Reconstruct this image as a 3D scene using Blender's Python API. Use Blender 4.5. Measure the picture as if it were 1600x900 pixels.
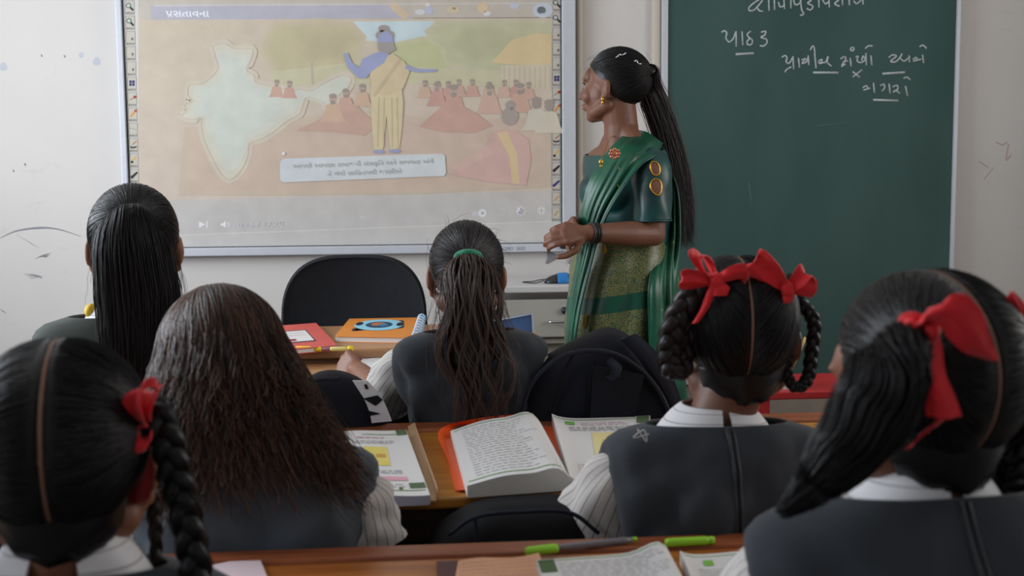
import bpy, bmesh, math, random
import numpy as np
from mathutils import Vector, Matrix, Euler, noise

for o in list(bpy.data.objects):
    bpy.data.objects.remove(o, do_unlink=True)
SC = bpy.context.scene
COL = SC.collection
RNG = np.random.default_rng(7)
random.seed(7)

# ------------------------------------------------------------------ camera
FPX = 1800.0                       # focal length in pixels of a 1600 px wide frame
CAMZ = 1.17
YAW, PITCH, ROLL = math.radians(-5.0), math.radians(-5.43), math.radians(-0.45)
cam_data = bpy.data.cameras.new('camera')
cam_data.sensor_width = 36.0
cam_data.lens = 36.0 * FPX / 1600.0
cam_data.clip_start = 0.02
cam_data.dof.use_dof = True
cam_data.dof.focus_distance = 2.75
cam_data.dof.aperture_fstop = 6.3
cam = bpy.data.objects.new('camera', cam_data)
COL.objects.link(cam)
CM = Matrix.Rotation(YAW, 3, 'Z') @ Matrix.Rotation(math.pi / 2 + PITCH, 3, 'X') @ Matrix.Rotation(ROLL, 3, 'Z')
cam.matrix_world = Matrix.Translation((0, 0, CAMZ)) @ CM.to_4x4()
SC.camera = cam

# ------------------------------------------------------------------ world, daylight, exposure
world = bpy.data.worlds.new('sky')
SC.world = world
world.use_nodes = True
wn = world.node_tree.nodes
wn['Background'].inputs[0].default_value = (0.62, 0.72, 0.90, 1)
wn['Background'].inputs[1].default_value = 1.0

def area(name, loc, rot, sx, sy, power, col):
    d = bpy.data.lights.new(name, 'AREA')
    d.shape = 'RECTANGLE'; d.size = sx; d.size_y = sy; d.energy = power; d.color = col
    o = bpy.data.objects.new(name, d); COL.objects.link(o)
    o.location = loc; o.rotation_euler = rot
    return o
# daylight entering through the classroom's windows (left wall, right wall, back wall)
area('daylight_left_front', (-2.28, 2.75, 1.65), (0, math.radians(-90), 0), 1.3, 1.7, 82, (0.86, 0.93, 1.0))
area('daylight_left_rear', (-2.28, 0.1, 1.65), (0, math.radians(-90), 0), 1.3, 1.7, 13, (0.86, 0.93, 1.0))
area('daylight_right_front', (2.78, 2.2, 1.65), (0, math.radians(90), 0), 1.3, 1.7, 30, (1.0, 0.95, 0.88))
area('daylight_right_rear', (2.78, -0.6, 1.65), (0, math.radians(90), 0), 1.3, 1.7, 5, (1.0, 0.95, 0.88))

SC.view_settings.view_transform = 'Standard'
SC.view_settings.look = 'None'
SC.view_settings.exposure = 0.0
SC.view_settings.gamma = 1.0
SC.view_settings.use_curve_mapping = False

# ------------------------------------------------------------------ helpers
def ray(px, py):
    return CM @ Vector(((px - 800.0) / FPX, -(py - 450.0) / FPX, -1.0))
def pt(px, py, Y):
    """the point on the plane y = Y that the photograph shows at (px, py)"""
    r = ray(px, py)
    return Vector((0, 0, CAMZ)) + r * (Y / r.y)
def ptz(px, py, Z):
    r = ray(px, py)
    return Vector((0, 0, CAMZ)) + r * ((Z - CAMZ) / r.z)
V = Vector
def lerp(a, b, t): return a + (b - a) * t

ROOT = {}
def root_inv(o):
    while o.parent is not None: o = o.parent
    return ROOT.get(o.name, Matrix.Identity(4))

def tag(o, label=None, cat=None, group=None, kind=None):
    if label: o['label'] = label
    if cat: o['category'] = cat
    if group: o['group'] = group
    if kind: o['kind'] = kind
    return o

def thing(name, label, cat, loc, rz=0.0, group=None):
    o = bpy.data.objects.new(name, None)
    o.empty_display_size = 0.05
    COL.objects.link(o)
    o.location = loc; o.rotation_euler = (0, 0, rz)
    ROOT[o.name] = (Matrix.Translation(V(loc)) @ Matrix.Rotation(rz, 4, 'Z')).inverted()
    return tag(o, label, cat, group)

def link_mesh(name, me, mats, parent=None, smooth=True):
    o = bpy.data.objects.new(name, me)
    COL.objects.link(o)
    for m in (mats if isinstance(mats, (list, tuple)) else [mats]):
        me.materials.append(m)
    if smooth:
        me.polygons.foreach_set('use_smooth', [True] * len(me.polygons))
    if parent is not None:
        o.parent = parent
        me.transform(root_inv(parent))
    return o

class MB:
    """collects geometry in world coordinates; build() links it as ONE mesh object"""
    def __init__(s):
        s.v = []; s.f = []; s.uv = []; s.c = []; s.m = []
        s.col = (1, 1, 1); s.mi = 0
    def add(s, verts, faces, uvs=None):
        b = len(s.v)
        s.v.extend([tuple(p) for p in verts])
        for k, f in enumerate(faces):
            s.f.append([b + i for i in f])
            s.uv.append(uvs[k] if uvs is not None else [(0, 0)] * len(f))
            s.c.append(s.col); s.m.append(s.mi)
        return s
    def grid(s, P, closed=False, us=1.0, vs=1.0, flip=False):
        """P: (m, n, 3) rows; closed wraps the columns"""
        P = np.asarray(P, float); m, n = P.shape[:2]
        nn = n if closed else n - 1
        F = []; U = []
        for i in range(m - 1):
            for j in range(nn):
                j2 = (j + 1) % n
                q = [i * n + j, i * n + j2, (i + 1) * n + j2, (i + 1) * n + j]
                u = [(us * j / nn, vs * i / (m - 1)), (us * (j + 1) / nn, vs * i / (m - 1)),
                     (us * (j + 1) / nn, vs * (i + 1) / (m - 1)), (us * j / nn, vs * (i + 1) / (m - 1))]
                if flip: q.reverse(); u.reverse()
                F.append(q); U.append(u)
        return s.add(P.reshape(-1, 3), F, U)
    def loft(s, R, cap=True, us=1.0, vs=1.0):
        R = np.asarray(R, float); m, n = R.shape[:2]
        b = len(s.v)
        s.grid(R, True, us, vs)
        if cap:
            s.f.append([b + i for i in range(n)][::-1]); s.uv.append([(0, 0)] * n); s.c.append(s.col); s.m.append(s.mi)
            s.f.append([b + (m - 1) * n + i for i in range(n)]); s.uv.append([(0, 0)] * n); s.c.append(s.col); s.m.append(s.mi)
        return s
    def tube(s, path, r, n=10, cap=True, flat=1.0, up=None, us=1.0, vs=1.0):
        path = np.asarray([tuple(p) for p in path], float); m = len(path)
        r = np.broadcast_to(np.asarray(r, float), (m,))
        T = np.gradient(path, axis=0); T /= np.linalg.norm(T, axis=1)[:, None] + 1e-12
        u = np.array(up if up is not None else ((0, 0, 1) if abs(T[0][2]) < .9 else (0, 1, 0)), float)
        rings = []
        for i in range(m):
            a = u - T[i] * np.dot(u, T[i]); a /= np.linalg.norm(a) + 1e-12
            b = np.cross(T[i], a)
            if up is None: u = a
            t = np.linspace(0, 2 * np.pi, n, endpoint=False)
            rings.append(path[i] + r[i] * (np.cos(t)[:, None] * a * flat + np.sin(t)[:, None] * b))
        return s.loft(rings, cap, us, vs)
    def capsule(s, a, b, ra, rb, n=12):
        a = np.array(a, float); b = np.array(b, float); d = b - a; L = np.linalg.norm(d) + 1e-9; d /= L
        path = []; r = []
        for k in (-1, -.9, -.7, -.4, 0): path.append(a + d * ra * k); r.append(ra * math.sqrt(max(1e-4, 1 - k * k)))
        for k in (0, .4, .7, .9, 1): path.append(b + d * rb * k); r.append(rb * math.sqrt(max(1e-4, 1 - k * k)))
        return s.tube(path, r, n)
    def chain(s, pts, rs, n=12):
        for i in range(len(pts) - 1): s.capsule(pts[i], pts[i + 1], rs[i], rs[i + 1], n)
        return s
    def ellipsoid(s, c, r, R=None, seg=20, rings=12):
        th = np.linspace(0.02, np.pi - .02, rings); ph = np.linspace(0, 2 * np.pi, seg, endpoint=False)
        P = np.stack([np.outer(np.sin(th), np.cos(ph)) * r[0], np.outer(np.sin(th), np.sin(ph)) * r[1],
                      np.outer(np.cos(th), np.ones(seg)) * r[2]], -1)[::-1]
        if R is not None: P = P @ np.array(R).T
        return s.loft(P + np.array(c), True)
    def box(s, c, d, R=None, bevel=0.0):
        x, y, z = d[0] / 2, d[1] / 2, d[2] / 2
        bm = bmesh.new(); bmesh.ops.create_cube(bm, size=1.0)
        bmesh.ops.scale(bm, vec=(d[0], d[1], d[2]), verts=bm.verts)
        if bevel > 0:
            bmesh.ops.bevel(bm, geom=list(bm.edges), offset=min(bevel, min(d) * .45), segments=2, affect='EDGES', profile=.5)
        M = Matrix.Identity(3) if R is None else Matrix(R)
        vs = [M @ v.co + V(c) for v in bm.verts]
        bm.verts.index_update()
        fs = [[v.index for v in f.verts] for f in bm.faces]
        bm.free()
        return s.add(vs, fs)
    def bounds(s, x0, x1, y0, y1, z0, z1, bevel=0.0):
        return s.box(((x0 + x1) / 2, (y0 + y1) / 2, (z0 + z1) / 2), (abs(x1 - x0), abs(y1 - y0), abs(z1 - z0)), None, bevel)
    def prism(s, poly, d):
        """flat polygon (list of 3D points) extruded by the vector d"""
        n = len(poly); P = [V(p) for p in poly]; Q = [p + V(d) for p in P]
        F = [list(range(n))[::-1], [n + i for i in range(n)]]
        for i in range(n): F.append([i, (i + 1) % n, n + (i + 1) % n, n + i])
        return s.add(P + Q, F)
    def poly(s, pts): return s.add(pts, [list(range(len(pts)))])
    def mesh(s, name):
        me = bpy.data.meshes.new(name)
        me.from_pydata(s.v, [], s.f)
        ul = me.uv_layers.new(name='UVMap')
        flat = [c for f in s.uv for p in f for c in p]
        ul.data.foreach_set('uv', flat)
        if any(c != (1, 1, 1) for c in s.c):
            ca = me.color_attributes.new('Col', 'FLOAT_COLOR', 'CORNER')
            ca.data.foreach_set('color', [x for f, c in zip(s.f, s.c) for _ in f for x in (*c, 1.0)])
        if any(s.m): me.polygons.foreach_set('material_index', s.m)
        me.validate(); me.update()
        return me
    def build(s, name, mats, parent=None, smooth=True, sharp=None):
        o = link_mesh(name, s.mesh(name), mats, parent, smooth)
        if sharp is not None:
            o.data.set_sharp_from_angle(angle=math.radians(sharp))
        return o

def remesh(mb, voxel, smooth=4, factor=.5):
    """one continuous surface out of overlapping closed shapes"""
    me = mb.mesh('tmp'); o = bpy.data.objects.new('tmp', me); COL.objects.link(o)
    m = o.modifiers.new('r', 'REMESH'); m.mode = 'VOXEL'; m.voxel_size = voxel; m.use_smooth_shade = True
    if smooth:
        q = o.modifiers.new('s', 'SMOOTH'); q.iterations = smooth; q.factor = factor
    dg = bpy.context.evaluated_depsgraph_get()
    out = bpy.data.meshes.new_from_object(o.evaluated_get(dg))
    bpy.data.objects.remove(o, do_unlink=True); bpy.data.meshes.remove(me)
    return out

def catmull(pts, n):
    """smooth polyline through points, n samples"""
    P = np.array([tuple(p) for p in pts], float)
    if len(P) == 2: return np.array([P[0] + (P[1] - P[0]) * t for t in np.linspace(0, 1, n)])
    P = np.vstack([2 * P[0] - P[1], P, 2 * P[-1] - P[-2]])
    out = []
    m = len(P) - 3
    for t in np.linspace(0, m, n):
        i = min(int(t), m - 1); u = t - i
        a, b, c, d = P[i:i + 4]
        out.append(.5 * ((2 * b) + (-a + c) * u + (2 * a - 5 * b + 4 * c - d) * u * u + (-a + 3 * b - 3 * c + d) * u ** 3))
    return np.array(out)
def curve1(xs, ys, n):
    return np.interp(np.linspace(0, 1, n), xs, ys)

# ------------------------------------------------------------------ materials
def srgb(r, g, b):
    f = lambda c: (c / 255 / 12.92) if c / 255 <= .04045 else ((c / 255 + .055) / 1.055) ** 2.4
    return (f(r), f(g), f(b))
MATS = {}
def mat(name, col=(.5, .5, .5), rough=.6, spec=.5, metal=0.0, var=0.0, vscale=8.0, bump=0.0, bscale=60.0, vcol2=None, stretch=None,
        sheen=0.0, sss=0.0, emit=0.0, attr=False, coat=0.0, trans=0.0, alpha=1.0, aniso=0.0):
    if name in MATS: return MATS[name]
    m = bpy.data.materials.new(name); m.use_nodes = True
    nt = m.node_tree; b = nt.nodes['Principled BSDF']
    b.inputs['Roughness'].default_value = rough
    b.inputs['Specular IOR Level'].default_value = spec
    b.inputs['Metallic'].default_value = metal
    b.inputs['Base Color'].default_value = (*col, 1)
    if sheen: b.inputs['Sheen Weight'].default_value = sheen; b.inputs['Sheen Roughness'].default_value = .4
    if coat: b.inputs['Coat Weight'].default_value = coat
    if trans: b.inputs['Transmission Weight'].default_value = trans
    if sss:
        b.inputs['Subsurface Weight'].default_value = sss
        b.inputs['Subsurface Radius'].default_value = (.012, .005, .003); b.inputs['Subsurface Scale'].default_value = 1.0
    tc = nt.nodes.new('ShaderNodeTexCoord'); mp = nt.nodes.new('ShaderNodeMapping')
    nt.links.new(tc.outputs['Object'], mp.inputs[0])
    if stretch: mp.inputs['Scale'].default_value = stretch
    src = None
    if attr:
        a = nt.nodes.new('ShaderNodeAttribute'); a.attribute_name = 'Col'; src = a.outputs['Color']
        nt.links.new(src, b.inputs['Base Color'])
    if var:
        nz = nt.nodes.new('ShaderNodeTexNoise'); nz.inputs['Scale'].default_value = vscale; nz.inputs['Detail'].default_value = 6
        nt.links.new(mp.outputs[0], nz.inputs['Vector'])
        rp = nt.nodes.new('ShaderNodeMapRange'); rp.inputs['From Min'].default_value = .3; rp.inputs['From Max'].default_value = .7
        nt.links.new(nz.outputs['Fac'], rp.inputs['Value'])
        mx = nt.nodes.new('ShaderNodeMix'); mx.data_type = 'RGBA'
        c2 = vcol2 if vcol2 else tuple(c * (1 - var) for c in col)
        if src is not None:
            mx.blend_type = 'MULTIPLY'; mx.inputs[0].default_value = 1.0
            nt.links.new(src, mx.inputs[6])
            rr = nt.nodes.new('ShaderNodeMapRange'); rr.inputs['To Min'].default_value = 1 - var; rr.inputs['To Max'].default_value = 1
            nt.links.new(rp.outputs[0], rr.inputs['Value']); nt.links.new(rr.outputs[0], mx.inputs[7])
        else:
            mx.inputs[6].default_value = (*col, 1); mx.inputs[7].default_value = (*c2, 1)
            nt.links.new(rp.outputs[0], mx.inputs[0])
        nt.links.new(mx.outputs[2], b.inputs['Base Color']); src = mx.outputs[2]
    if bump:
        n2 = nt.nodes.new('ShaderNodeTexNoise'); n2.inputs['Scale'].default_value = bscale; n2.inputs['Detail'].default_value = 4
        nt.links.new(mp.outputs[0], n2.inputs['Vector'])
        bp = nt.nodes.new('ShaderNodeBump'); bp.inputs['Strength'].default_value = bump; bp.inputs['Distance'].default_value = .004
        nt.links.new(n2.outputs['Fac'], bp.inputs['Height']); nt.links.new(bp.outputs[0], b.inputs['Normal'])
    if emit:
        if src is not None: nt.links.new(src, b.inputs['Emission Color'])
        else: b.inputs['Emission Color'].default_value = (*col, 1)
        b.inputs['Emission Strength'].default_value = emit
    MATS[name] = m
    return m
# ------------------------------------------------------------------ the room
WALL_Y = 4.5
XL, XR, YB, ZC = -2.3, 2.8, -2.6, 3.0

def wall_material():
    m = mat('painted_plaster', srgb(208, 203, 199), .85, .25, var=.06, vscale=2.2, bump=.15, bscale=40)
    nt = m.node_tree; b = nt.nodes['Principled BSDF']
    tc = nt.nodes.new('ShaderNodeTexCoord')
    # scuffs and stains: sparse grey smears and small marks with a shape of their own
    mp = nt.nodes.new('ShaderNodeMapping'); mp.inputs['Scale'].default_value = (1.0, 1.0, 2.4)
    nz = nt.nodes.new('ShaderNodeTexNoise'); nz.inputs['Scale'].default_value = 9; nz.inputs['Detail'].default_value = 9; nz.inputs['Roughness'].default_value = .7
    rp = nt.nodes.new('ShaderNodeMapRange'); rp.inputs['From Min'].default_value = .62; rp.inputs['From Max'].default_value = .78; rp.inputs['To Max'].default_value = .22
    nt.links.new(tc.outputs['Object'], mp.inputs[0]); nt.links.new(mp.outputs[0], nz.inputs['Vector']); nt.links.new(nz.outputs['Fac'], rp.inputs['Value'])
    mx = nt.nodes.new('ShaderNodeMix'); mx.data_type = 'RGBA'
    old = b.inputs['Base Color'].links[0].from_socket
    nt.links.new(old, mx.inputs[6]); mx.inputs[7].default_value = (*srgb(120, 112, 106), 1)
    nt.links.new(rp.outputs[0], mx.inputs[0]); nt.links.new(mx.outputs[2], b.inputs['Base Color'])
    return m
M_WALL = wall_material()
M_CEIL = mat('ceiling_paint', srgb(222, 220, 215), .9, .2, var=.04)
M_ALU = mat('brushed_aluminium', srgb(196, 198, 206), .45, .5, metal=.15, var=.05, vscale=30)
M_DARKLINE = mat('dark_rubber_seam', srgb(48, 52, 62), .7)

def struct(name, mb, m, label=None):
    o = mb.build(name, m, None, False); o['kind'] = 'structure'
    if label: o['label'] = label
    return o

b = MB(); b.bounds(XL - .2, XR + .2, WALL_Y, WALL_Y + .2, 0, ZC); wall_front = struct('wall_front', b, M_WALL)

def holed_wall(name, x0, x1, wins):
    b = MB(); ys = [YB] + [q for w in wins for q in w] + [WALL_Y]
    for i in range(0, len(ys), 2): b.bounds(x0, x1, ys[i], ys[i + 1], 0, ZC)
    for a, c in wins:
        b.bounds(x0, x1, a, c, 0, 0.98); b.bounds(x0, x1, a, c, 2.35, ZC)
    return struct(name, b, M_WALL)
LW = [(-.75, .95), (1.9, 3.6)]; RW = [(-1.45, .25), (1.35, 3.05)]
holed_wall('wall_left', XL - .18, XL, LW)
holed_wall('wall_right', XR, XR + .18, RW)
b = MB(); b.bounds(XL - .2, XR + .2, YB - .2, YB, 0, ZC); struct('wall_back', b, M_WALL)
b = MB(); b.bounds(XL - .2, XR + .2, YB - .2, WALL_Y + .2, ZC, ZC + .15); struct('ceiling', b, M_CEIL)
M_FLOOR = mat('floor_screed', srgb(120, 112, 104), .55, .4, var=.2, vscale=5, bump=.1)
b = MB(); b.bounds(XL - .2, XR + .2, YB - .2, WALL_Y + .2, -.12, -.005); floor = struct('floor', b, mat('floor_grout', srgb(90, 84, 78), .9))
tile_me = None
TS = .46
for i in range(12):
    for j in range(16):
        x = XL + .02 + TS * (i + .5); y = YB + .02 + TS * (j + .5)
        if x + TS / 2 > XR or y + TS / 2 > WALL_Y: continue
        if tile_me is None:
            q = MB(); q.box((0, 0, 0), (TS - .006, TS - .006, .012), None, .002)
            tile_me = q.mesh('floor_tile'); tile_me.materials.append(M_FLOOR)
        o = bpy.data.objects.new('tile', tile_me); COL.objects.link(o); o.parent = floor; o.location = (x, y, -.006)
M_WINFRAME = mat('window_frame_paint', srgb(150, 150, 150), .5)
k = 1
for xs, wins in ((XL - .09, LW), (XR + .09, RW)):
    for a, c in wins:
        w = thing('window_%d' % k, None, None, (xs, (a + c) / 2, .98)); w['kind'] = 'structure'
        f = MB()
        for y0, y1, z0, z1 in ((a, a + .05, .98, 2.35), (c - .05, c, .98, 2.35), (a, c, .98, 1.03), (a, c, 2.30, 2.35), ((a + c) / 2 - .025, (a + c) / 2 + .025, .98, 2.35)):
            f.bounds(xs - .03, xs + .03, y0, y1, z0, z1)
        f.build('window_frame', M_WINFRAME, w, False)
        k += 1

# tiled dado below the green board
M_DADO = mat('dado_tile', srgb(150, 138, 128), .6, .4, var=.15, vscale=14, bump=.1, bscale=50)
for i in range(11):
    for j in range(2):
        x0 = XL + .01 + i * .46
        q = MB(); q.bounds(x0, x0 + .454, WALL_Y - .016, WALL_Y + .01, .01 + j * .165, .17 + j * .165, .003)
        q.build('tile', M_DADO, wall_front, False)

# pilaster between the two boards: two vertical conduits
M_PIPE = mat('painted_conduit', srgb(196, 186, 172), .6, .4)
def vline(px0, px1, py, Y, z0, z1, th):
    x0 = pt(px0, py, Y).x; x1 = pt(px1, py, Y).x
    return x0, x1
x0 = pt(902, 60, WALL_Y - .02).x; x1 = pt(911, 60, WALL_Y - .02).x
b = MB(); b.tube([((x0 + x1) / 2, WALL_Y - .015, .02), ((x0 + x1) / 2, WALL_Y - .015, ZC - .01)], (x1 - x0) / 2, 12)
tr = b.build('trim_1', M_PIPE); tr['kind'] = 'structure'
x0 = pt(1020, 60, WALL_Y - .02).x; x1 = pt(1032, 60, WALL_Y - .02).x
b = MB(); b.bounds(x0, x1, WALL_Y - .03, WALL_Y + .01, .4, ZC - .01, .006)
tr = b.build('trim_2', M_PIPE, None, False); tr['kind'] = 'structure'

# ------------------------------------------------------------------ interactive whiteboard
YBD = WALL_Y - .045          # front face of the board
def bp(px, py, lift=0.0): return pt(px, py, YBD - lift * LS)
LS = .40                     # layers of the picture lie a fraction of a millimetre apart
wx0 = bp(188, 200).x; wx1 = bp(899, 200).x
ix0 = bp(198, 200).x; ix1 = bp(878, 200).x
wz0 = bp(560, 397).z; iz0 = bp(560, 384).z
wz1 = wz0 + 1.36; iz1 = wz1 - .035
wb = thing('interactive_whiteboard', 'large white interactive board with grey metal frame showing a projected slide', 'whiteboard', ((wx0 + wx1) / 2, WALL_Y, wz0))
M_BOARD = mat('whiteboard_enamel', srgb(200, 198, 196), .35, .4, var=.03, vscale=3)
b = MB(); b.bounds(ix0, ix1, YBD, WALL_Y, iz0, iz1); b.build('writing_surface', M_BOARD, wb, False)
for (a, c, e, g) in ((wx0, ix0, wz0, wz1), (ix1, wx1, wz0, wz1), (ix0, ix1, wz0, iz0), (ix0, ix1, iz1, wz1)):
    b = MB(); b.bounds(a, c, YBD - .012, WALL_Y - .002, e, g, .004); b.build('frame_bar', M_ALU, wb, False)
b = MB(); t = .0045
for (a, c, e, g) in ((ix0, ix0 + t, iz0, iz1), (ix1 - t, ix1, iz0, iz1), (ix0, ix1, iz0, iz0 + t * .8)):
    b.bounds(a, c, YBD - .003, YBD + .001, e, g)
b.build('frame_seam', M_DARKLINE, wb, False)

# --- the projected picture: flat colour shapes lying on the board
M_PRINT = mat('projected_image', rough=.5, spec=.25, attr=True, var=.10, vscale=16, emit=.12)
def sc_(r, g, b): return srgb(r, g, b)
WASH = [.40]
def wash(c):
    k = WASH[0]
    return tuple(lerp(p, q, k) for p, q in zip(srgb(*c), srgb(192, 186, 178)))
class Flat:
    def __init__(s, base): s.mb = MB(); s.l = base
    def poly(s, pts, col, lift=0.0):
        s.mb.col = wash(col); s.mb.poly([bp(x, y, s.l + lift) for x, y in pts][::-1])
    def soft(s, pts, col, bg, lift=0.0, grow=10, n=4):
        cx = sum(p[0] for p in pts) / len(pts); cy = sum(p[1] for p in pts) / len(pts)
        for i in range(n):
            k = 1 - i / (n - 1); c = tuple(lerp(p, q, .8 * k) for p, q in zip(col, bg)); out = []
            for x, y in pts:
                d = math.hypot(x - cx, y - cy) + 1e-6; w = 1 + (grow * k - grow * .5) / d
                out.append((min(861, cx + (x - cx) * w), cy + (y - cy) * w))
            s.poly(out, c, lift + ULT * .3 * i)
    def ell(s, cx, cy, rx, ry, col, lift=0.0, n=18, rot=0.0):
        c, q = math.cos(rot), math.sin(rot)
        s.poly([(cx + rx * math.cos(t) * c - ry * math.sin(t) * q, cy + rx * math.cos(t) * q + ry * math.sin(t) * c) for t in np.linspace(0, 2 * math.pi, n, endpoint=False)], col, lift)
    def line(s, pts, w, col, lift=0.0, wend=None):
        P = catmull([(x, y, 0) for x, y in pts], max(2, len(pts) * 5)) if len(pts) > 2 else np.array([(x, y, 0) for x, y in pts], float)
        T = np.gradient(P, axis=0); T /= np.linalg.norm(T, axis=1)[:, None] + 1e-9
        N = np.stack([-T[:, 1], T[:, 0]], -1)
        W = np.linspace(w, wend if wend else w, len(P)) / 2
        s.mb.col = wash(col)
        A = [bp(P[i, 0] + N[i, 0] * W[i], P[i, 1] + N[i, 1] * W[i], s.l + lift) for i in range(len(P))]
        B = [bp(P[i, 0] - N[i, 0] * W[i], P[i, 1] - N[i, 1] * W[i], s.l + lift) for i in range(len(P))]
        s.mb.grid(np.array([[tuple(a), tuple(c)] for a, c in zip(A, B)]), flip=True)
    def grad(s, quad, c0, c1, n, lift=0.0):
        """flat picture area whose printed colour runs from c0 (top) to c1 (bottom)"""
        (ax, ay), (bx, by), (cx, cy), (dx, dy) = quad
        for i in range(n):
            t0, t1 = i / n, (i + 1) / n
            k = (i + .5) / n
            s.poly([(lerp(ax, dx, t0), lerp(ay, dy, t0)), (lerp(bx, cx, t0), lerp(by, cy, t0)), (lerp(bx, cx, t1), lerp(by, cy, t1)), (lerp(ax, dx, t1), lerp(ay, dy, t1))],
                   tuple(lerp(p, q, k) for p, q in zip(c0, c1)), lift)
    def build(s, name, parent): return s.mb.build(name, M_PRINT, parent, False)
ULT = .0006
F = Flat(.0008)
F.grad([(216, -45), (862, -48), (862, 28), (216, 30)], (168, 158, 145), (174, 164, 152), 3)
F.grad([(216, 30), (862, 27), (862, 298), (216, 314)], (186, 168, 142), (194, 174, 156), 14)
F.grad([(216, 314), (862, 298), (862, 345), (216, 368)], (176, 172, 170), (178, 176, 178), 4)
F.grad([(216, 368), (862, 345), (862, 376), (216, 386)], (184, 182, 182), (186, 184, 186), 2)
slide = F.build('projected_slide', wb)

F = Flat(.0014)   # banner over the picture
F.poly([(236, 8), (607, 6), (646, 29), (236, 31)], (152, 152, 176))
F.line([(612, 6), (636, 28)], 12, (196, 168, 128), ULT)
F.line([(240, 9), (862, 5)], 1.4, (196, 192, 188), ULT)
for x, y, rx, ry, c in ((656, 19, 8, 4.5, (196, 198, 204)), (670, 16, 7, 7, (160, 166, 196)), (668, 7, 4, 3, (208, 200, 190)), (708, 15, 10, 6, (192, 178, 134)), (710, 13, 3, 2, (186, 130, 90)),
                         (754, 12, 9, 8, (204, 172, 126)), (761, 21, 6, 4, (206, 206, 208)), (804, 9, 7, 5, (170, 182, 208)), (848, 16, 16, 12, (172, 188, 206)), (846, 16, 7, 6, (196, 204, 208))):
    F.ell(x, y, rx, ry, c, ULT * 2)
F.build('slide_banner', slide)

F = Flat(.0014)   # scenery: sky gap, tree crowns, hut, ground
F.soft([(548, 34), (676, 33), (672, 48), (660, 60), (620, 66), (566, 62), (552, 48)], (178, 206, 216), (188, 190, 176), -ULT * .9, 7)
F.soft([(440, 38), (500, 36), (545, 38), (566, 60), (556, 76), (560, 90), (540, 100), (520, 118), (496, 116), (470, 126), (448, 116), (430, 112), (424, 96), (410, 80), (420, 64), (424, 46)], (172, 160, 108), (186, 168, 140), ULT * .4, 16, 6)
F.soft([(470, 52), (520, 48), (544, 62), (530, 90), (490, 98), (462, 80)], (164, 150, 98), (172, 160, 108), ULT * 2.4, 10)
F.soft([(690, 36), (780, 34), (858, 36), (860, 106), (820, 114), (750, 110), (720, 104), (700, 98), (684, 88), (672, 76), (676, 62), (668, 50)], (166, 168, 118), (180, 174, 140), ULT * .55, 12, 5)
F.soft([(720, 48), (780, 44), (812, 62), (790, 90), (736, 92), (706, 72)], (156, 158, 106), (166, 168, 118), ULT * 2.5, 10)
F.soft([(616, 70), (660, 60), (690, 74), (700, 112), (640, 122), (610, 104)], (168, 174, 106), (178, 178, 134), ULT * 2.0, 8)
F.poly([(424, 112), (560, 96), (700, 108), (862, 112), (862, 140), (640, 130), (424, 138)], (180, 176, 130), ULT * 3.6)
F.line([(487, 96), (489, 132)], 4, (158, 146, 116), ULT * 4.0)
F.poly([(768, 98), (800, 62), (838, 52), (862, 54), (862, 100), (840, 104)], (204, 174, 106), ULT * 4.2)
F.poly([(782, 103), (862, 100), (862, 140), (786, 138)], (192, 176, 146), ULT * 4.4)
for i in range(10): F.line([(788 + i * 8, 104), (788 + i * 8, 138)], 1.6, (168, 150, 120), ULT * 4.8)
F.soft([(300, 200), (420, 196), (560, 184), (700, 192), (850, 184), (856, 290), (640, 296), (430, 300), (290, 302)], (188, 158, 136), (186, 164, 138), ULT * 4.1, 24, 6)
F.build('painted_scenery', slide)

F = Flat(.0062)   # map with soft pale interior
MAPP = [(332, 72), (350, 67), (366, 76), (394, 77), (391, 96), (384, 108), (397, 118), (400, 128), (430, 136), (455, 141), (470, 139), (486, 142), (510, 128), (538, 117), (549, 124), (543, 138), (532, 146), (524, 158), (512, 172),
        (505, 160), (496, 156), (480, 152), (474, 162), (468, 178), (450, 188), (430, 204), (410, 216), (390, 224), (387, 244), (378, 264), (366, 277), (355, 280), (345, 270), (333, 250), (322, 226), (315, 202), (314, 184), (300, 187), (284, 182),
        (292, 172), (288, 164), (300, 158), (294, 148), (296, 133), (316, 130), (330, 120), (341, 106), (336, 88)]
for q_ in (6, 4, 2): F.line(MAPP + [MAPP[0]], q_ * 2.2, tuple(lerp(p, q, 1 - q_ / 8) for p, q in zip((188, 170, 146), (196, 190, 170))), -ULT * q_ * .12)
F.poly(MAPP, (196, 190, 170))
cx, cy = 372, 160
F.poly([(lerp(cx, x, .9) if x < 470 else x - 3, lerp(cy, y, .9) if x < 470 else y + 1) for x, y in MAPP], (192, 196, 182), ULT)
F.poly([(lerp(cx, x, .72), lerp(cy, y, .76)) for x, y in MAPP if x < 470], (190, 200, 190), ULT * 2)
F.line(MAPP + [MAPP[0]], 1.0, (186, 160, 128), ULT * 3)
F.build('painted_map', slide)

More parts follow.
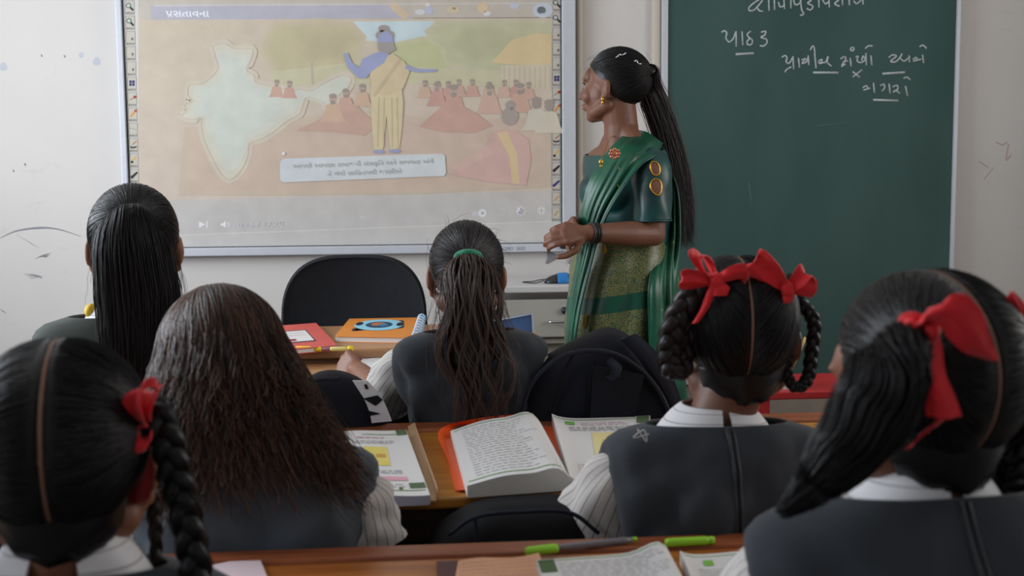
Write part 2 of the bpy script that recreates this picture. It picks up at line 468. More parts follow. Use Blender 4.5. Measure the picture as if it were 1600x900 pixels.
F = Flat(.0062)   # seated audience in red and orange robes
def sitter(x, y, s, robe, skin=(168, 132, 108), hair=(112, 92, 84), back=False):
    F.poly([(x - 15 * s, y + 22 * s), (x - 10 * s, y + 4 * s), (x, y), (x + 10 * s, y + 4 * s), (x + 15 * s, y + 22 * s), (x + 20 * s, y + 30 * s), (x - 20 * s, y + 30 * s)], robe, ULT * (1 + y / 60))
    F.ell(x, y - 5 * s, 5.5 * s, 7 * s, hair if back else skin, ULT * (1.3 + y / 60))
    F.ell(x, y - 10 * s, 6 * s, 4 * s, hair, ULT * (1.6 + y / 60))
    if not back: F.ell(x, y, 4 * s, 3.5 * s, hair, ULT * (1.6 + y / 60))
rr = random.Random(3)
robes = [(186, 132, 108), (184, 122, 104), (192, 148, 112), (190, 140, 122), (178, 112, 98)]
for i, x in enumerate((432, 452, 664, 684, 700, 717, 738, 764, 788, 806, 826)):
    sitter(x, 132 + rr.random() * 5, .62, robes[i % 5])
for i, (x, y, s) in enumerate(((540, 150, .85), (566, 142, .8), (683, 140, .85), (709, 148, 1.15), (765, 146, 1.05), (812, 144, 1.05), (520, 160, 1.0))):
    sitter(x, y, s, robes[(i * 2) % 5])
F.poly([(462, 204), (500, 186), (530, 166), (556, 164), (590, 196), (570, 212), (520, 206)], (180, 128, 106), ULT * 3.4)
F.poly([(655, 198), (690, 166), (712, 160), (742, 176), (770, 196), (740, 208), (690, 206)], (182, 122, 102), ULT * 3.4)
sitter(838, 168, 1.2, (196, 186, 168), back=True); sitter(858, 172, 1.2, (198, 186, 164), back=True)
F.poly([(700, 272), (740, 256), (758, 230), (766, 210), (784, 202), (806, 204), (826, 218), (830, 250), (822, 290), (760, 284)], (196, 142, 134), ULT * 5.2)
F.poly([(776, 208), (792, 204), (808, 240), (812, 288), (800, 286), (796, 244)], (206, 174, 110), ULT * 5.6)
F.ell(797, 182, 13, 14, (132, 112, 108), ULT * 6.2); F.ell(798, 164, 8, 7, (124, 106, 102), ULT * 6.2)
F.poly([(700, 262), (762, 228), (770, 240), (716, 268)], (200, 154, 142), ULT * 5.9)
F.build('painted_listeners', slide)

F = Flat(.0120)   # standing blue-skinned speaker in yellow robe
BL = (104, 122, 186)
F.poly([(580, 128), (626, 126), (630, 160), (628, 200), (624, 232), (610, 234), (604, 180), (598, 234), (584, 234), (580, 180)], (202, 182, 128))
F.poly([(586, 92), (614, 84), (632, 96), (640, 112), (630, 138), (606, 150), (582, 146), (578, 116)], (196, 172, 120), ULT)
F.poly([(566, 92), (588, 82), (610, 80), (600, 98), (580, 112), (572, 122), (560, 122), (542, 104), (537, 84), (543, 82), (550, 98), (562, 106)], BL, ULT * 2)
F.line([(634, 104), (652, 110), (682, 110)], 7, BL, ULT * 2, 4)
F.ell(602, 64, 12, 15, BL, ULT * 3); F.ell(601, 55, 14, 9, (110, 98, 96), ULT * 2.5); F.ell(599, 45, 8, 6, (110, 98, 96), ULT * 2.5)
F.poly([(590, 66), (614, 66), (618, 78), (606, 84), (592, 80)], (116, 108, 110), ULT * 4)
F.line([(584, 150), (626, 92)], 5, (178, 152, 100), ULT * 3)
for x in (592, 600, 612, 620): F.line([(x, 152), (x + (x - 605) * .15, 230)], 1.5, (180, 158, 104), ULT * 3)
F.ell(592, 237, 9, 3, BL, ULT * 2); F.ell(617, 236, 9, 3, BL, ULT * 2)
F.build('painted_speaker', slide)

F = Flat(.0145)   # caption box
F.poly([(440, 250), (444, 248), (690, 240), (695, 243), (697, 270), (694, 275), (444, 285), (438, 282), (437, 256)], (196, 205, 212))
F.ell(443, 240, 2.5, 2.5, (226, 226, 230), ULT)
capt = F.build('caption_box', slide)
F = Flat(.0030); WASH[0] = .1   # player controls
W = (222, 222, 224)
F.poly([(272, 346), (279, 350), (272, 355)], W)
F.poly([(311, 346), (321, 351), (311, 356)], W); F.line([(323.5, 346), (323.5, 356)], 2, W)
F.poly([(345, 349), (348, 349), (353, 345), (353, 356), (348, 353), (345, 353)], W); F.line([(355, 347), (358, 351), (355, 355)], 1.4, W)
F.line([(281, 368), (862, 346)], 1.4, (204, 200, 198))
F.line([(563, 338), (567, 341), (571, 338)], 1.4, (200, 200, 202))
F.line([(738, 334), (756, 333)], 7, (190, 190, 194)); F.ell(754, 333, 6.5, 6.5, (214, 214, 216), ULT); F.poly([(752, 330), (758, 333), (752, 336)], (160, 160, 166), ULT * 2)
F.line([(776, 328), (790, 327), (790, 335), (776, 336), (776, 328)], 1.2, (190, 190, 194))
F.ell(814, 330, 5.5, 5.5, W)
for k in range(8):
    a = k * math.pi / 4; F.line([(814, 330), (814 + 7.5 * math.cos(a), 330 + 7.5 * math.sin(a))], 2.4, W)
F.ell(814, 330, 2.4, 2.4, (170, 170, 174), ULT)
for sx in (-1, 1):
    for sy in (-1, 1):
        F.line([(846 + sx * 2, 329 + sy * 2), (846 + sx * 6, 329 + sy * 2)], 1.5, W); F.line([(846 + sx * 2, 329 + sy * 2), (846 + sx * 2, 329 + sy * 6)], 1.5, W)
F.build('player_controls', slide); WASH[0] = .40

def text_on(name, body, place, size, width, m, parent, slope=0.0, lift=.001, spacing=1.0, bold=0.0):
    """flat lettering: place = 3D point of the left baseline on a plane facing -y; width in metres"""
    cu = bpy.data.curves.new(name, 'FONT'); cu.body = body; cu.size = size; cu.space_character = spacing
    cu.resolution_u = 3; cu.offset = bold
    o = bpy.data.objects.new(name, cu); COL.objects.link(o)
    dg = bpy.context.evaluated_depsgraph_get()
    me = bpy.data.meshes.new_from_object(o.evaluated_get(dg))
    bpy.data.objects.remove(o, do_unlink=True)
    n = len(me.vertices)
    co = np.empty(n * 3); me.vertices.foreach_get('co', co); co = co.reshape(-1, 3)
    w = co[:, 0].max() - co[:, 0].min()
    kx = width / w
    X = (co[:, 0] - co[:, 0].min()) * kx
    P = np.stack([place.x + X, np.full(n, place.y - lift * .3), place.z + co[:, 1] + X * slope], -1)
    me.vertices.foreach_set('co', P.ravel()); me.update()
    return link_mesh(name, me, m, parent, False)
M_TXTW = mat('slide_white_lettering', srgb(216, 216, 226), .5, .2, emit=.12)
M_TXTG = mat('caption_grey_lettering', srgb(164, 166, 164), .6, .2)
PPM = FPX / YBD
def wpx(a, b, y): return bp(b, y).x - bp(a, y).x
text_on('title_lettering', 'પસતાવના', bp(259, 26, .0026), .034, wpx(259, 327, 20), M_TXTW, slide, bold=.0006)
text_on('caption_lettering', 'આપણે આપણા સમાજની સંસકૃિત અને સભયતા અંગે', bp(458, 263, .0160), .022, wpx(458, 678, 260), M_TXTG, slide, .03, bold=.0004)
text_on('caption_lettering', 'તે ગંથો સાિહતયથી જાણીએ', bp(512, 275, .0160), .022, wpx(512, 628, 270), M_TXTG, slide, .03, bold=.0004)
text_on('time_lettering', '0:16 / 17:20', bp(372, 356, .004), .028, wpx(372, 443, 350), mat('slide_pale_lettering', srgb(200, 200, 202), .5, .2), slide, .03)

b = MB(); b.tube([bp(263, 27.5, .004), bp(266, 24.5, .004), bp(269, 22.5, .004)], .0022, 5, True, .2, up=(0, 1, 0)); b.build('title_lettering', M_TXTW, slide)
# --- tool icons printed down both sides of the board
WASH[0] = .0
M_ICON = mat('icon_print', rough=.5, spec=.3, attr=True)
def icon_strip(xa0, xa1, ya, xb0, xb1, yb, n, kinds, step):
    for i in range(n):
        t = i * step / (yb - ya)
        x0 = lerp(xa0, xb0, t); x1 = lerp(xa1, xb1, t); y = ya + i * step; h = step * .86; w = x1 - x0
        f = Flat(.0010); BK = (40, 38, 38)
        f.poly([(x0 - .8, y - .8), (x1 + .8, y - .8), (x1 + .8, y + h + .8), (x0 - .8, y + h + .8)], (128, 124, 118))
        f.poly([(x0, y), (x1, y), (x1, y + h), (x0, y + h)], (188, 182, 170), ULT)
        for q in range(4): f.line([(x0 + w * (.08 + q * .24), y + h * .91), (x0 + w * (.26 + q * .22), y + h * .91)], 2.2, (110, 100, 94), ULT * 2)
        k = kinds[i % len(kinds)]; cx = (x0 + x1) / 2; cy = y + h * .42; L = ULT * 2
        if k == 'mag':
            f.ell(cx - 2, cy - 1.5, 4.2, 4.2, (70, 84, 76), L); f.ell(cx - 2, cy - 1.5, 2.8, 2.8, (184, 190, 184), L * 1.3); f.line([(cx + 1, cy + 1.5), (cx + 5.5, cy + 6)], 3, BK, L)
        elif k == 'dot': f.ell(cx + 2.5, cy + 3, 2, 2.4, (124, 112, 104), L)
        elif k == 'win':
            for sx in (0, 1):
                for sy in (0, 1): f.poly([(cx - 4 + sx * 4.6, cy - 4 + sy * 4.6), (cx - .2 + sx * 4.6, cy - 4.3 + sy * 4.6), (cx - .2 + sx * 4.6, cy + sy * 4.6), (cx - 4 + sx * 4.6, cy + sy * 4.6)], (52, 44, 104), L)
        elif k == 'red': f.line([(cx - 4, cy + 3), (cx + 5, cy - 2)], 1.6, (150, 130, 110), L); f.ell(cx + 4, cy - 2, 2.5, 2.4, (164, 56, 44), L * 1.3)
        elif k == 'org': f.line([(cx - 3, cy + 5), (cx + 4, cy - 4)], 3.4, (206, 146, 72), L); f.ell(cx + 4.5, cy - 4.5, 2, 2, (170, 74, 52), L * 1.3)
        elif k == 'grid':
            for q in (-4, 0, 4): f.ell(cx + q, cy + q * .3, 1, 1, (130, 128, 128), L)
        elif k == 'brush': f.line([(cx - 2, cy + 1), (cx + 5, cy - 5)], 1.8, (176, 120, 70), L); f.line([(cx - 5, cy + 4), (cx - 1, cy + 5.5), (cx + 5, cy + 4)], 2.4, BK, L)
        elif k == 'yel': f.line([(cx - 2, cy + 2), (cx + 4, cy - 5)], 2.8, (206, 168, 84), L); f.ell(cx - 3, cy + 4, 2.2, 2, BK, L * 1.3)
        elif k in ('pen', 'blue'): f.line([(cx - 5, cy + 5), (cx, cy + .5), (cx + 5, cy - 4)], 4.6, (36, 36, 40) if k == 'pen' else (58, 58, 112), L, 3)
        elif k == 'pcl': f.line([(cx - 3, cy + 4), (cx + 4, cy - 4)], 2.2, (186, 150, 92), L)
        f.mb.build('icon', M_ICON, wb, False)
KL = ['mag', 'mag', 'dot', 'dot', 'dot', 'win', 'red', 'org', 'grid', 'brush', 'yel', 'pen']
icon_strip(196.0, 209.5, 1.5, 204.0, 217.0, 289, 12, KL, 23.9)
icon_strip(864.0, 876.0, -3, 863.0, 875.0, 342, 15, KL + ['blue', 'pcl', 'pcl'], 23.4)

# small label and clip under the frame
b = MB(); q = pt(806, 387, YBD - .013)
text_on('frame_lettering', 'QOMO  2620', pt(780, 391, YBD - .0125), .018, pt(820, 390, YBD).x - pt(780, 390, YBD).x, mat('grey_print', srgb(120, 122, 130), .6), wb)

# ------------------------------------------------------------------ green chalkboard
cbl = pt(1043, 200, WALL_Y - .04).x; cbr = pt(1490, 200, WALL_Y - .04).x; cz0 = .37; cz1 = 2.25
cb = thing('chalkboard', 'green chalkboard with thin aluminium frame and white chalk writing', 'chalkboard', ((cbl + cbr) / 2, WALL_Y, cz0))
def chalk_material():
    m = mat('green_slate', srgb(58, 82, 78), .75, .25, var=.0)
    nt = m.node_tree; bs = nt.nodes['Principled BSDF']; tc = nt.nodes.new('ShaderNodeTexCoord')
    n1 = nt.nodes.new('ShaderNodeTexNoise'); n1.inputs['Scale'].default_value = 2.6; n1.inputs['Detail'].default_value = 7
    mp = nt.nodes.new('ShaderNodeMapping'); mp.inputs['Scale'].default_value = (1.0, 1.0, .35)
    nt.links.new(tc.outputs['Object'], mp.inputs[0]); nt.links.new(mp.outputs[0], n1.inputs['Vector'])
    n2 = nt.nodes.new('ShaderNodeTexNoise'); n2.inputs['Scale'].default_value = 240; n2.inputs['Detail'].default_value = 2
    nt.links.new(tc.outputs['Object'], n2.inputs['Vector'])
    r = nt.nodes.new('ShaderNodeMapRange'); r.inputs['From Min'].default_value = .4; r.inputs['From Max'].default_value = .75; r.inputs['To Max'].default_value = .16
    nt.links.new(n1.outputs['Fac'], r.inputs['Value'])
    r2 = nt.nodes.new('ShaderNodeMapRange'); r2.inputs['From Min'].default_value = .74; r2.inputs['From Max'].default_value = .8; r2.inputs['To Max'].default_value = .2
    nt.links.new(n2.outputs['Fac'], r2.inputs['Value'])
    ad = nt.nodes.new('ShaderNodeMath'); nt.links.new(r.outputs[0], ad.inputs[0]); nt.links.new(r2.outputs[0], ad.inputs[1])
    mx = nt.nodes.new('ShaderNodeMix'); mx.data_type = 'RGBA'
    mx.inputs[6].default_value = (*srgb(54, 80, 76), 1); mx.inputs[7].default_value = (*srgb(118, 142, 140), 1)
    nt.links.new(ad.outputs[0], mx.inputs[0]); nt.links.new(mx.outputs[2], bs.inputs['Base Color'])
    return m
YCB = WALL_Y - .035
b = MB(); b.bounds(cbl, cbr, YCB, WALL_Y, cz0, cz1); b.build('slate', chalk_material(), cb, False)
fw = .024
for a, c, e, g in ((cbl - fw, cbl, cz0 - fw, cz1 + fw), (cbr, cbr + fw * .7, cz0 - fw, cz1 + fw), (cbl, cbr, cz0 - fw, cz0), (cbl, cbr, cz1, cz1 + fw)):
    b = MB(); b.bounds(a, c, YCB - .010, WALL_Y - .001, e, g, .003); b.build('frame_bar', M_ALU, cb, False)
CH = {
 'a': [[(372, -8), (335, 15), (298, 48), (300, 70), (330, 65), (360, 35), (385, 2)], [(345, 42), (365, 70), (388, 74)], [(425, -20), (428, 72)], [(462, -20), (465, 65)],
       [(490, 12), (500, 44), (526, 40)], [(525, -10), (530, 60)], [(572, -20), (572, 55)], [(590, -2), (600, 30), (628, 22), (640, -8)], [(636, 0), (642, 60), (656, 92), (632, 101)],
       [(680, -10), (704, 4), (682, 20), (716, 40), (702, 65), (676, 56)], [(755, -20), (757, 50)], [(780, 0), (800, 25), (822, 10)], [(822, -10), (825, 50)],
       [(858, -10), (886, 0), (860, 24), (892, 42)], [(910, -10), (912, 35)], [(955, -10), (957, 35)], [(985, 5), (1005, 24), (1040, -4)], [(1045, -15), (1047, 30)]],
 'b': [[(115, 212), (135, 203), (150, 218), (145, 250), (165, 276), (192, 255), (210, 208)], [(212, 205), (212, 308)], [(250, 205), (256, 298)],
       [(308, 205), (285, 225), (295, 245), (318, 265), (312, 292), (288, 292), (285, 270), (302, 255)], [(375, 212), (405, 206), (400, 230), (376, 245), (412, 260), (412, 286), (390, 303), (368, 300)], [(208, 357), (328, 350)]],
 'c': [[(512, 377), (535, 365), (546, 382), (540, 405), (560, 416), (585, 376)], [(585, 370), (590, 455)], [(575, 440), (543, 458), (533, 476)], [(622, 380), (628, 445)],
       [(640, 396), (668, 386), (646, 416), (672, 408), (684, 380)], [(685, 365), (690, 430)], [(700, 330), (712, 306), (725, 312), (730, 370), (738, 450)],
       [(752, 402), (776, 392), (772, 416), (754, 412), (798, 410), (816, 372), (812, 410), (838, 435)], [(718, 477), (885, 478)]],
 'd': [[(898, 388), (924, 373), (932, 390), (905, 432)], [(915, 408), (948, 400)], [(962, 380), (968, 438)], [(905, 440), (930, 420)],
       [(975, 310), (988, 320), (978, 334), (964, 326), (972, 310)], [(998, 378), (1014, 370), (1008, 400), (1034, 412), (1060, 392), (1046, 370), (1038, 400)], [(1065, 350), (1068, 430)], [(1098, 365), (1105, 430)], [(1060, 320), (1080, 304), (1110, 302)],
       [(978, 470), (1025, 510)], [(1040, 458), (978, 508)]],
 'e': [[(1215, 378), (1240, 362), (1266, 370), (1228, 402), (1262, 406), (1290, 376), (1304, 352)], [(1290, 382), (1316, 402), (1346, 382)], [(1350, 365), (1352, 410)],
       [(1374, 392), (1396, 378), (1400, 396), (1376, 402), (1430, 390)], [(1438, 360), (1445, 415)], [(1418, 308), (1440, 298), (1465, 318)], [(1173, 485), (1323, 475)]],
 'f': [[(1045, 577), (1070, 565), (1076, 585), (1050, 592), (1095, 580)], [(1115, 545), (1122, 612)], [(1160, 562), (1185, 555), (1187, 580), (1170, 600)], [(1218, 550), (1225, 615)],
       [(1240, 572), (1270, 562), (1275, 586), (1245, 606), (1262, 596), (1290, 615)], [(1325, 565), (1340, 632)], [(1313, 515), (1335, 508), (1357, 525)], [(1113, 657), (1278, 662)]],
}
M_CHALK = mat('white_chalk', srgb(196, 204, 204), .95, .1, var=.35, vscale=120)
for key, strokes in CH.items():
    for st in strokes:
        b = MB()
        P = [pt(1100 + x * .2375, y * .2375, YCB - .0012) for x, y in st]
        Q = catmull(P, max(2, len(P) * 6)) if len(P) > 2 else np.array([tuple(p) for p in (P[0], (P[0] + P[1]) / 2, P[1])])
        thick = (len(st) == 2 and abs(st[0][0] - st[1][0]) > 80)
        b.tube(Q, .0045 if thick else .0033, 6, True, flat=.25, up=(0, 1, 0))
        b.build('chalk_stroke', M_CHALK, cb)
# faint wiped chalk streaks and specks
for (x0, y0, x1, y1) in ((1275, 197, 1340, 191), (1170, 285, 1176, 330)):
    b = MB(); b.tube([pt(x0, y0, YCB - .0006), pt((x0 + x1) / 2, (y0 + y1) / 2 - 1, YCB - .0006), pt(x1, y1, YCB - .0006)], .0014, 4, True, .2, up=(0, 1, 0))
    b.build('chalk_streak', mat('faint_chalk', srgb(92, 122, 116), .95, .1), cb)

# pencil marks on the left wall
b = MB(); M_SCUFF = mat('graphite_scuff', srgb(140, 140, 144), .9, .1)
def scuff(pts, w, n=24):
    P = catmull([pt(x, y, WALL_Y - .0008) for x, y in pts], n)
    b.tube(P, np.interp(np.linspace(0, 1, n), (0, .5, 1), (w * .25, w, w * .2)), 5, True, .15, up=(0, 1, 0))
scuff([(0, 372), (25, 361), (60, 356), (90, 358), (126, 369)], .0042)
scuff([(25, 366), (48, 380), (62, 388)], .0012)
for k in range(6): scuff([(54 + k * 2, 405 - k), (66 + k, 399 + k * .6), (80 - k, 395 + k * 1.2)], .0011, 8)
for k in range(5): scuff([(36 + k * 3, 428 + k * 2), (52 + k * 2, 429 + k), (66, 432 + k)], .0012, 8)
scuff([(0, 483), (10, 490)], .002, 6)
for (x, y) in ((100, 86), (64, 85), (38, 255), (20, 265)): scuff([(x, y), (x + 2, y + 4)], .004, 4)
o = b.build('scuff_marks', M_SCUFF, wall_front)
b = MB(); M_PATCH = mat('blue_grey_filler', srgb(184, 185, 194), .9, .1)
for x, y, r in ((5, 104, 6), (151, 96, 6), (127, 86, 4)):
    b.poly([pt(x + r * math.cos(t) * (1 + .2 * math.sin(3 * t)), y + r * 1.1 * math.sin(t), WALL_Y - .0006) for t in np.linspace(0, -2 * math.pi, 14, endpoint=False)])
b.build('filler_patch', M_PATCH, wall_front, False)
b = MB(); P0 = lambda x, y: pt(x, y, WALL_Y - .0008)
def scuff2(pts, w): b.tube(catmull([P0(x, y) for x, y in pts], 8), w, 5, True, .15, up=(0, 1, 0))
scuff2([(1556, 222), (1566, 226), (1574, 222)], .002); scuff2([(1576, 225), (1572, 250), (1580, 242)], .0022); scuff2([(1530, 252), (1545, 262)], .0018); scuff2([(1552, 262), (1538, 280)], .0012)
b.build('pink_crayon', mat('pink_crayon', srgb(190, 160, 158), .9, .1), wall_front)
# ------------------------------------------------------------------ furniture
def wood(name, c1, c2, rough=.38, axis='x'):
    m = bpy.data.materials.new(name); m.use_nodes = True
    nt = m.node_tree; b = nt.nodes['Principled BSDF']
    tc = nt.nodes.new('ShaderNodeTexCoord'); mp = nt.nodes.new('ShaderNodeMapping')
    mp.inputs['Scale'].default_value = {'x': (1.6, 26, 26), 'y': (26, 1.6, 26), 'z': (26, 26, 1.6)}[axis]
    nz = nt.nodes.new('ShaderNodeTexNoise'); nz.inputs['Scale'].default_value = 2.2; nz.inputs['Detail'].default_value = 8; nz.inputs['Distortion'].default_value = .6
    nt.links.new(tc.outputs['Object'], mp.inputs[0]); nt.links.new(mp.outputs[0], nz.inputs['Vector'])
    rp = nt.nodes.new('ShaderNodeValToRGB')
    rp.color_ramp.elements[0].position = .32; rp.color_ramp.elements[0].color = (*c2, 1)
    rp.color_ramp.elements[1].position = .68; rp.color_ramp.elements[1].color = (*c1, 1)
    nt.links.new(nz.outputs['Fac'], rp.inputs[0])
    n2 = nt.nodes.new('ShaderNodeTexNoise'); n2.inputs['Scale'].default_value = 5; n2.inputs['Detail'].default_value = 5
    nt.links.new(tc.outputs['Object'], n2.inputs['Vector'])
    mx = nt.nodes.new('ShaderNodeMix'); mx.data_type = 'RGBA'; mx.blend_type = 'MULTIPLY'; mx.inputs[0].default_value = .28
    nt.links.new(rp.outputs[0], mx.inputs[6]); nt.links.new(n2.outputs['Fac'], mx.inputs[7])
    nt.links.new(mx.outputs[2], b.inputs['Base Color'])
    b.inputs['Roughness'].default_value = rough
    bp_ = nt.nodes.new('ShaderNodeBump'); bp_.inputs['Strength'].default_value = .12; bp_.inputs['Distance'].default_value = .002
    nt.links.new(nz.outputs['Fac'], bp_.inputs['Height']); nt.links.new(bp_.outputs[0], b.inputs['Normal'])
    return m
W_ORANGE = wood('varnished_orange_wood', srgb(216, 150, 62), srgb(178, 112, 40), .30)
W_RED = wood('red_brown_wood', srgb(170, 96, 56), srgb(128, 66, 38), .4)
W_NEAR = wood('near_desk_wood', srgb(206, 128, 60), srgb(156, 86, 36), .34)
W_TABLE = wood('brown_table_wood', srgb(190, 142, 100), srgb(158, 112, 76), .42)
W_DARK = wood('dark_desk_wood', srgb(78, 54, 44), srgb(50, 36, 32), .5)
W_PALE = wood('pale_bench_wood', srgb(196, 170, 132), srgb(168, 140, 104), .5)
M_STEEL = mat('dark_painted_steel', srgb(40, 42, 48), .5, .5)

def desk(name, label, x0, x1, y0, y1, z, m_top, m_ledge, ledge=.06, shelf=True, seat=None, panel=None, group='school bench desks'):
    d = thing(name, label, 'desk', ((x0 + x1) / 2, (y0 + y1) / 2, 0), 0, group)
    b = MB(); b.bounds(x0, x1, y0, y1 - ledge - .003, z - .022, z - .004, .004); b.build('desk_top', m_top, d, False)
    if ledge:
        b = MB(); b.bounds(x0, x1, y1 - ledge, y1, z - .022, z, .005); b.build('pen_ledge', m_ledge, d, False)
    b = MB(); b.bounds(x0 + .01, x1 - .01, y0 + .012, y0 + .030, z - .075, z - .022, .003); b.build('apron', W_DARK, d, False)
    b = MB(); b.bounds(x0 + .03, x1 - .03, y1 - .05, y1 - .032, z - .30, z - .024, .003); b.build('modesty_panel', panel or W_DARK, d, False)
    if shelf:
        b = MB(); b.bounds(x0 + .03, x1 - .03, y0 + .04, y1 - .05, z - .16, z - .145, .002); b.build('book_shelf', W_DARK, d, False)
    for x in (x0 + .05, x1 - .05):
        for y in (y0 + .05, y1 - .016):
            b = MB(); b.bounds(x - .015, x + .015, y - .015, y + .015, 0, z - .022, .003); b.build('leg', M_STEEL, d, False)
    return d
def bench(name, label, x0, x1, y0, y1, z, group='school bench seats'):
    d = thing(name, label, 'bench', ((x0 + x1) / 2, (y0 + y1) / 2, 0), 0, group)
    w = (y1 - y0 - .008) / 2
    for k in range(2):
        b = MB(); b.bounds(x0, x1, y0 + k * (w + .008), y0 + k * (w + .008) + w, z - .02, z, .004); b.build('seat_plank', W_DARK, d, False)
    for x in (x0 + .06, x1 - .06):
        b = MB(); b.bounds(x - .02, x + .02, y0, y1, z - .045, z - .02, .003); b.build('rail', M_STEEL, d, False)
        for y in (y0 + .02, y1 - .02):
            b = MB(); b.bounds(x - .015, x + .015, y - .015, y + .015, 0, z - .045, .003); b.build('leg', M_STEEL, d, False)
    return d
DZ = .71
SEAT = .40
# row edges read off the photograph on the desk plane
near_far = ptz(750, 846, DZ).y; mid_far = ptz(790, 656, DZ).y; mid_near = ptz(790, 770, DZ).y
front_far = ptz(500, 566, DZ).y; front_near = 2.335; tab_far = ptz(600, 508, DZ + .03).y
desk_near = desk('bench_desk', 'orange-brown wooden desk at the bottom edge of the photo, nearest the camera', -.92, .78, near_far - .34, near_far, DZ, W_NEAR, W_RED, .045)
desk_mid = desk('bench_desk', 'orange wooden desk with the orange-covered open textbook on it', ptz(215, 656, DZ).x, ptz(1330, 656, DZ).x, mid_near, mid_far, DZ, W_ORANGE, W_RED, .07)
desk_front = desk('bench_desk', 'brown wooden desk under the open notebook of the girl with the green hair tie', ptz(118, 566, DZ).x, .42, front_near, front_far, DZ, W_TABLE, W_TABLE, .0)
bench('bench', 'dark bench seat under the two nearest girls', -.92, .86, .86, 1.11, SEAT)
bench('bench', 'dark bench seat under the girl with red bows and the girl with loose brown hair', -.86, .62, near_far - .02, mid_near + .02, SEAT)
bench('bench', 'dark bench seat carrying the big navy backpack', -1.05, .52, mid_far - .08, front_near - .02, SEAT)

# right-hand column: pale planked desk half hidden by the nearest girl on the right
xr = ptz(1556, 580, DZ).x
yr = ptz(1580, 590, DZ).y
dr = thing('plank_desk', 'pale wooden planked desk at the right edge behind the nearest right girl', 'desk', (xr + .45, yr + .15, 0))
b = MB(); b.bounds(xr, xr + .9, yr, yr + .36, DZ - .035, DZ, .004); b.build('desk_top', W_DARK, dr, False)
for k, (za, zb) in enumerate(((DZ - .145, DZ - .04), (DZ - .30, DZ - .175), (DZ - .43, DZ - .305))):
    b = MB(); b.bounds(xr + .01, xr + .89, yr + .02, yr + .04, za, zb, .003); b.build('plank', W_PALE, dr, False)
b = MB(); b.bounds(xr + .01, xr + .89, yr + .03, yr + .05, DZ - .175, DZ - .145); b.build('rail', W_DARK, dr, False)
for x in (xr + .04, xr + .86):
    for y in (yr + .06, yr + .32):
        b = MB(); b.bounds(x - .02, x + .02, y - .02, y + .02, 0, DZ - .035, .003); b.build('leg', M_STEEL, dr, False)

# teacher's table behind the front desk
tx1 = ptz(856, 540, DZ + .03).x
tx0 = ptz(330, 540, DZ + .03).x
tt = thing('teacher_table', 'brown wooden table carrying the red and orange notebooks', 'table', ((tx0 + tx1) / 2, (front_far + tab_far) / 2, 0))
tz = DZ + .03
b = MB(); b.bounds(tx0, tx1, front_far + .02, tab_far, tz - .025, tz, .004); b.build('table_top', W_TABLE, tt, False)
b = MB(); b.bounds(tx0 + .05, tx1 - .05, front_far + .05, front_far + .068, tz - .45, tz - .025); b.build('front_panel', W_TABLE, tt, False)
for x in (tx0 + .05, tx1 - .06):
    for y in (front_far + .06, tab_far - .05):
        b = MB(); b.bounds(x - .025, x + .025, y - .025, y + .025, 0, tz - .025, .004); b.build('leg', W_TABLE, tt, False)

# black office chair
cy = tab_far + .22
cl = pt(441, 470, cy); cr = pt(667, 470, cy); ct = pt(552, 398, cy)
ccx = (cl.x + cr.x) / 2; hw = (cr.x - cl.x) / 2
ch = thing('office_chair', 'black upholstered office chair with rounded backrest behind the wooden table', 'chair', (ccx, cy - .2, 0))
M_BLKFAB = mat('black_chair_fabric', srgb(30, 32, 38), .85, .3, var=.25, vscale=40, bump=.25, bscale=300)
zb, zt = .50, ct.z
b = MB(); rows = []
for dy, sh in ((-.034, .82), (-.040, .9), (-.030, .985), (-.005, 1.0), (.025, .985), (.035, .92)):
    ring = []
    for t in np.linspace(0, 2 * math.pi, 56, endpoint=False):
        c, s_ = math.cos(t), math.sin(t); e = 2 / 3.4
        x = math.copysign(abs(c) ** e, c) * hw; z = math.copysign(abs(s_) ** e, s_) * (zt - zb) / 2
        wz = 1.0 - .10 * max(0, z / ((zt - zb) / 2)) ** 2 + .04 * min(0, z / ((zt - zb) / 2))
        ring.append((ccx + x * wz * (1 - (1 - sh) * .35), cy + dy + .05 * (x / hw) ** 2 * -1 + .02, (zt + zb) / 2 + z * (1 - (1 - sh) * .35)))
    rows.append(ring)
b.loft(rows); b.build('backrest', M_BLKFAB, ch, sharp=50)
b = MB(); rows = []
for dz, sh in ((0, .9), (.015, 1), (.05, 1), (.07, .93), (.075, .7)):
    rows.append([(ccx + math.copysign(abs(math.cos(t)) ** .6, math.cos(t)) * hw * sh, cy - .25 + math.copysign(abs(math.sin(t)) ** .6, math.sin(t)) * .23 * sh, .41 + dz) for t in np.linspace(0, 2 * math.pi, 40, endpoint=False)])
b.loft(rows); b.build('seat', M_BLKFAB, ch)
b = MB(); b.tube(catmull([(ccx, cy - .2, .40), (ccx, cy + .03, .38), (ccx, cy + .075, .5), (ccx, cy + .045, .66)], 14), .016, 8, flat=2.2); b.build('back_bracket', M_STEEL, ch)
b = MB(); b.tube([(ccx, cy - .22, .08), (ccx, cy - .22, .41)], .028, 14); b.build('gas_post', M_STEEL, ch)
for k in range(5):
    a = k * 2 * math.pi / 5 + .3; q = V((ccx, cy - .22, .09)); e = q + V((math.cos(a), math.sin(a), 0)) * .28
    b = MB(); b.tube([q, (q + e) / 2 + V((0, 0, .01)), e + V((0, 0, -.025))], [.024, .02, .014], 8); b.build('base_arm', M_STEEL, ch)
    b = MB(); b.ellipsoid(e - V((0, 0, .06)), (.026, .026, .0265)); b.build('castor', M_STEEL, ch)

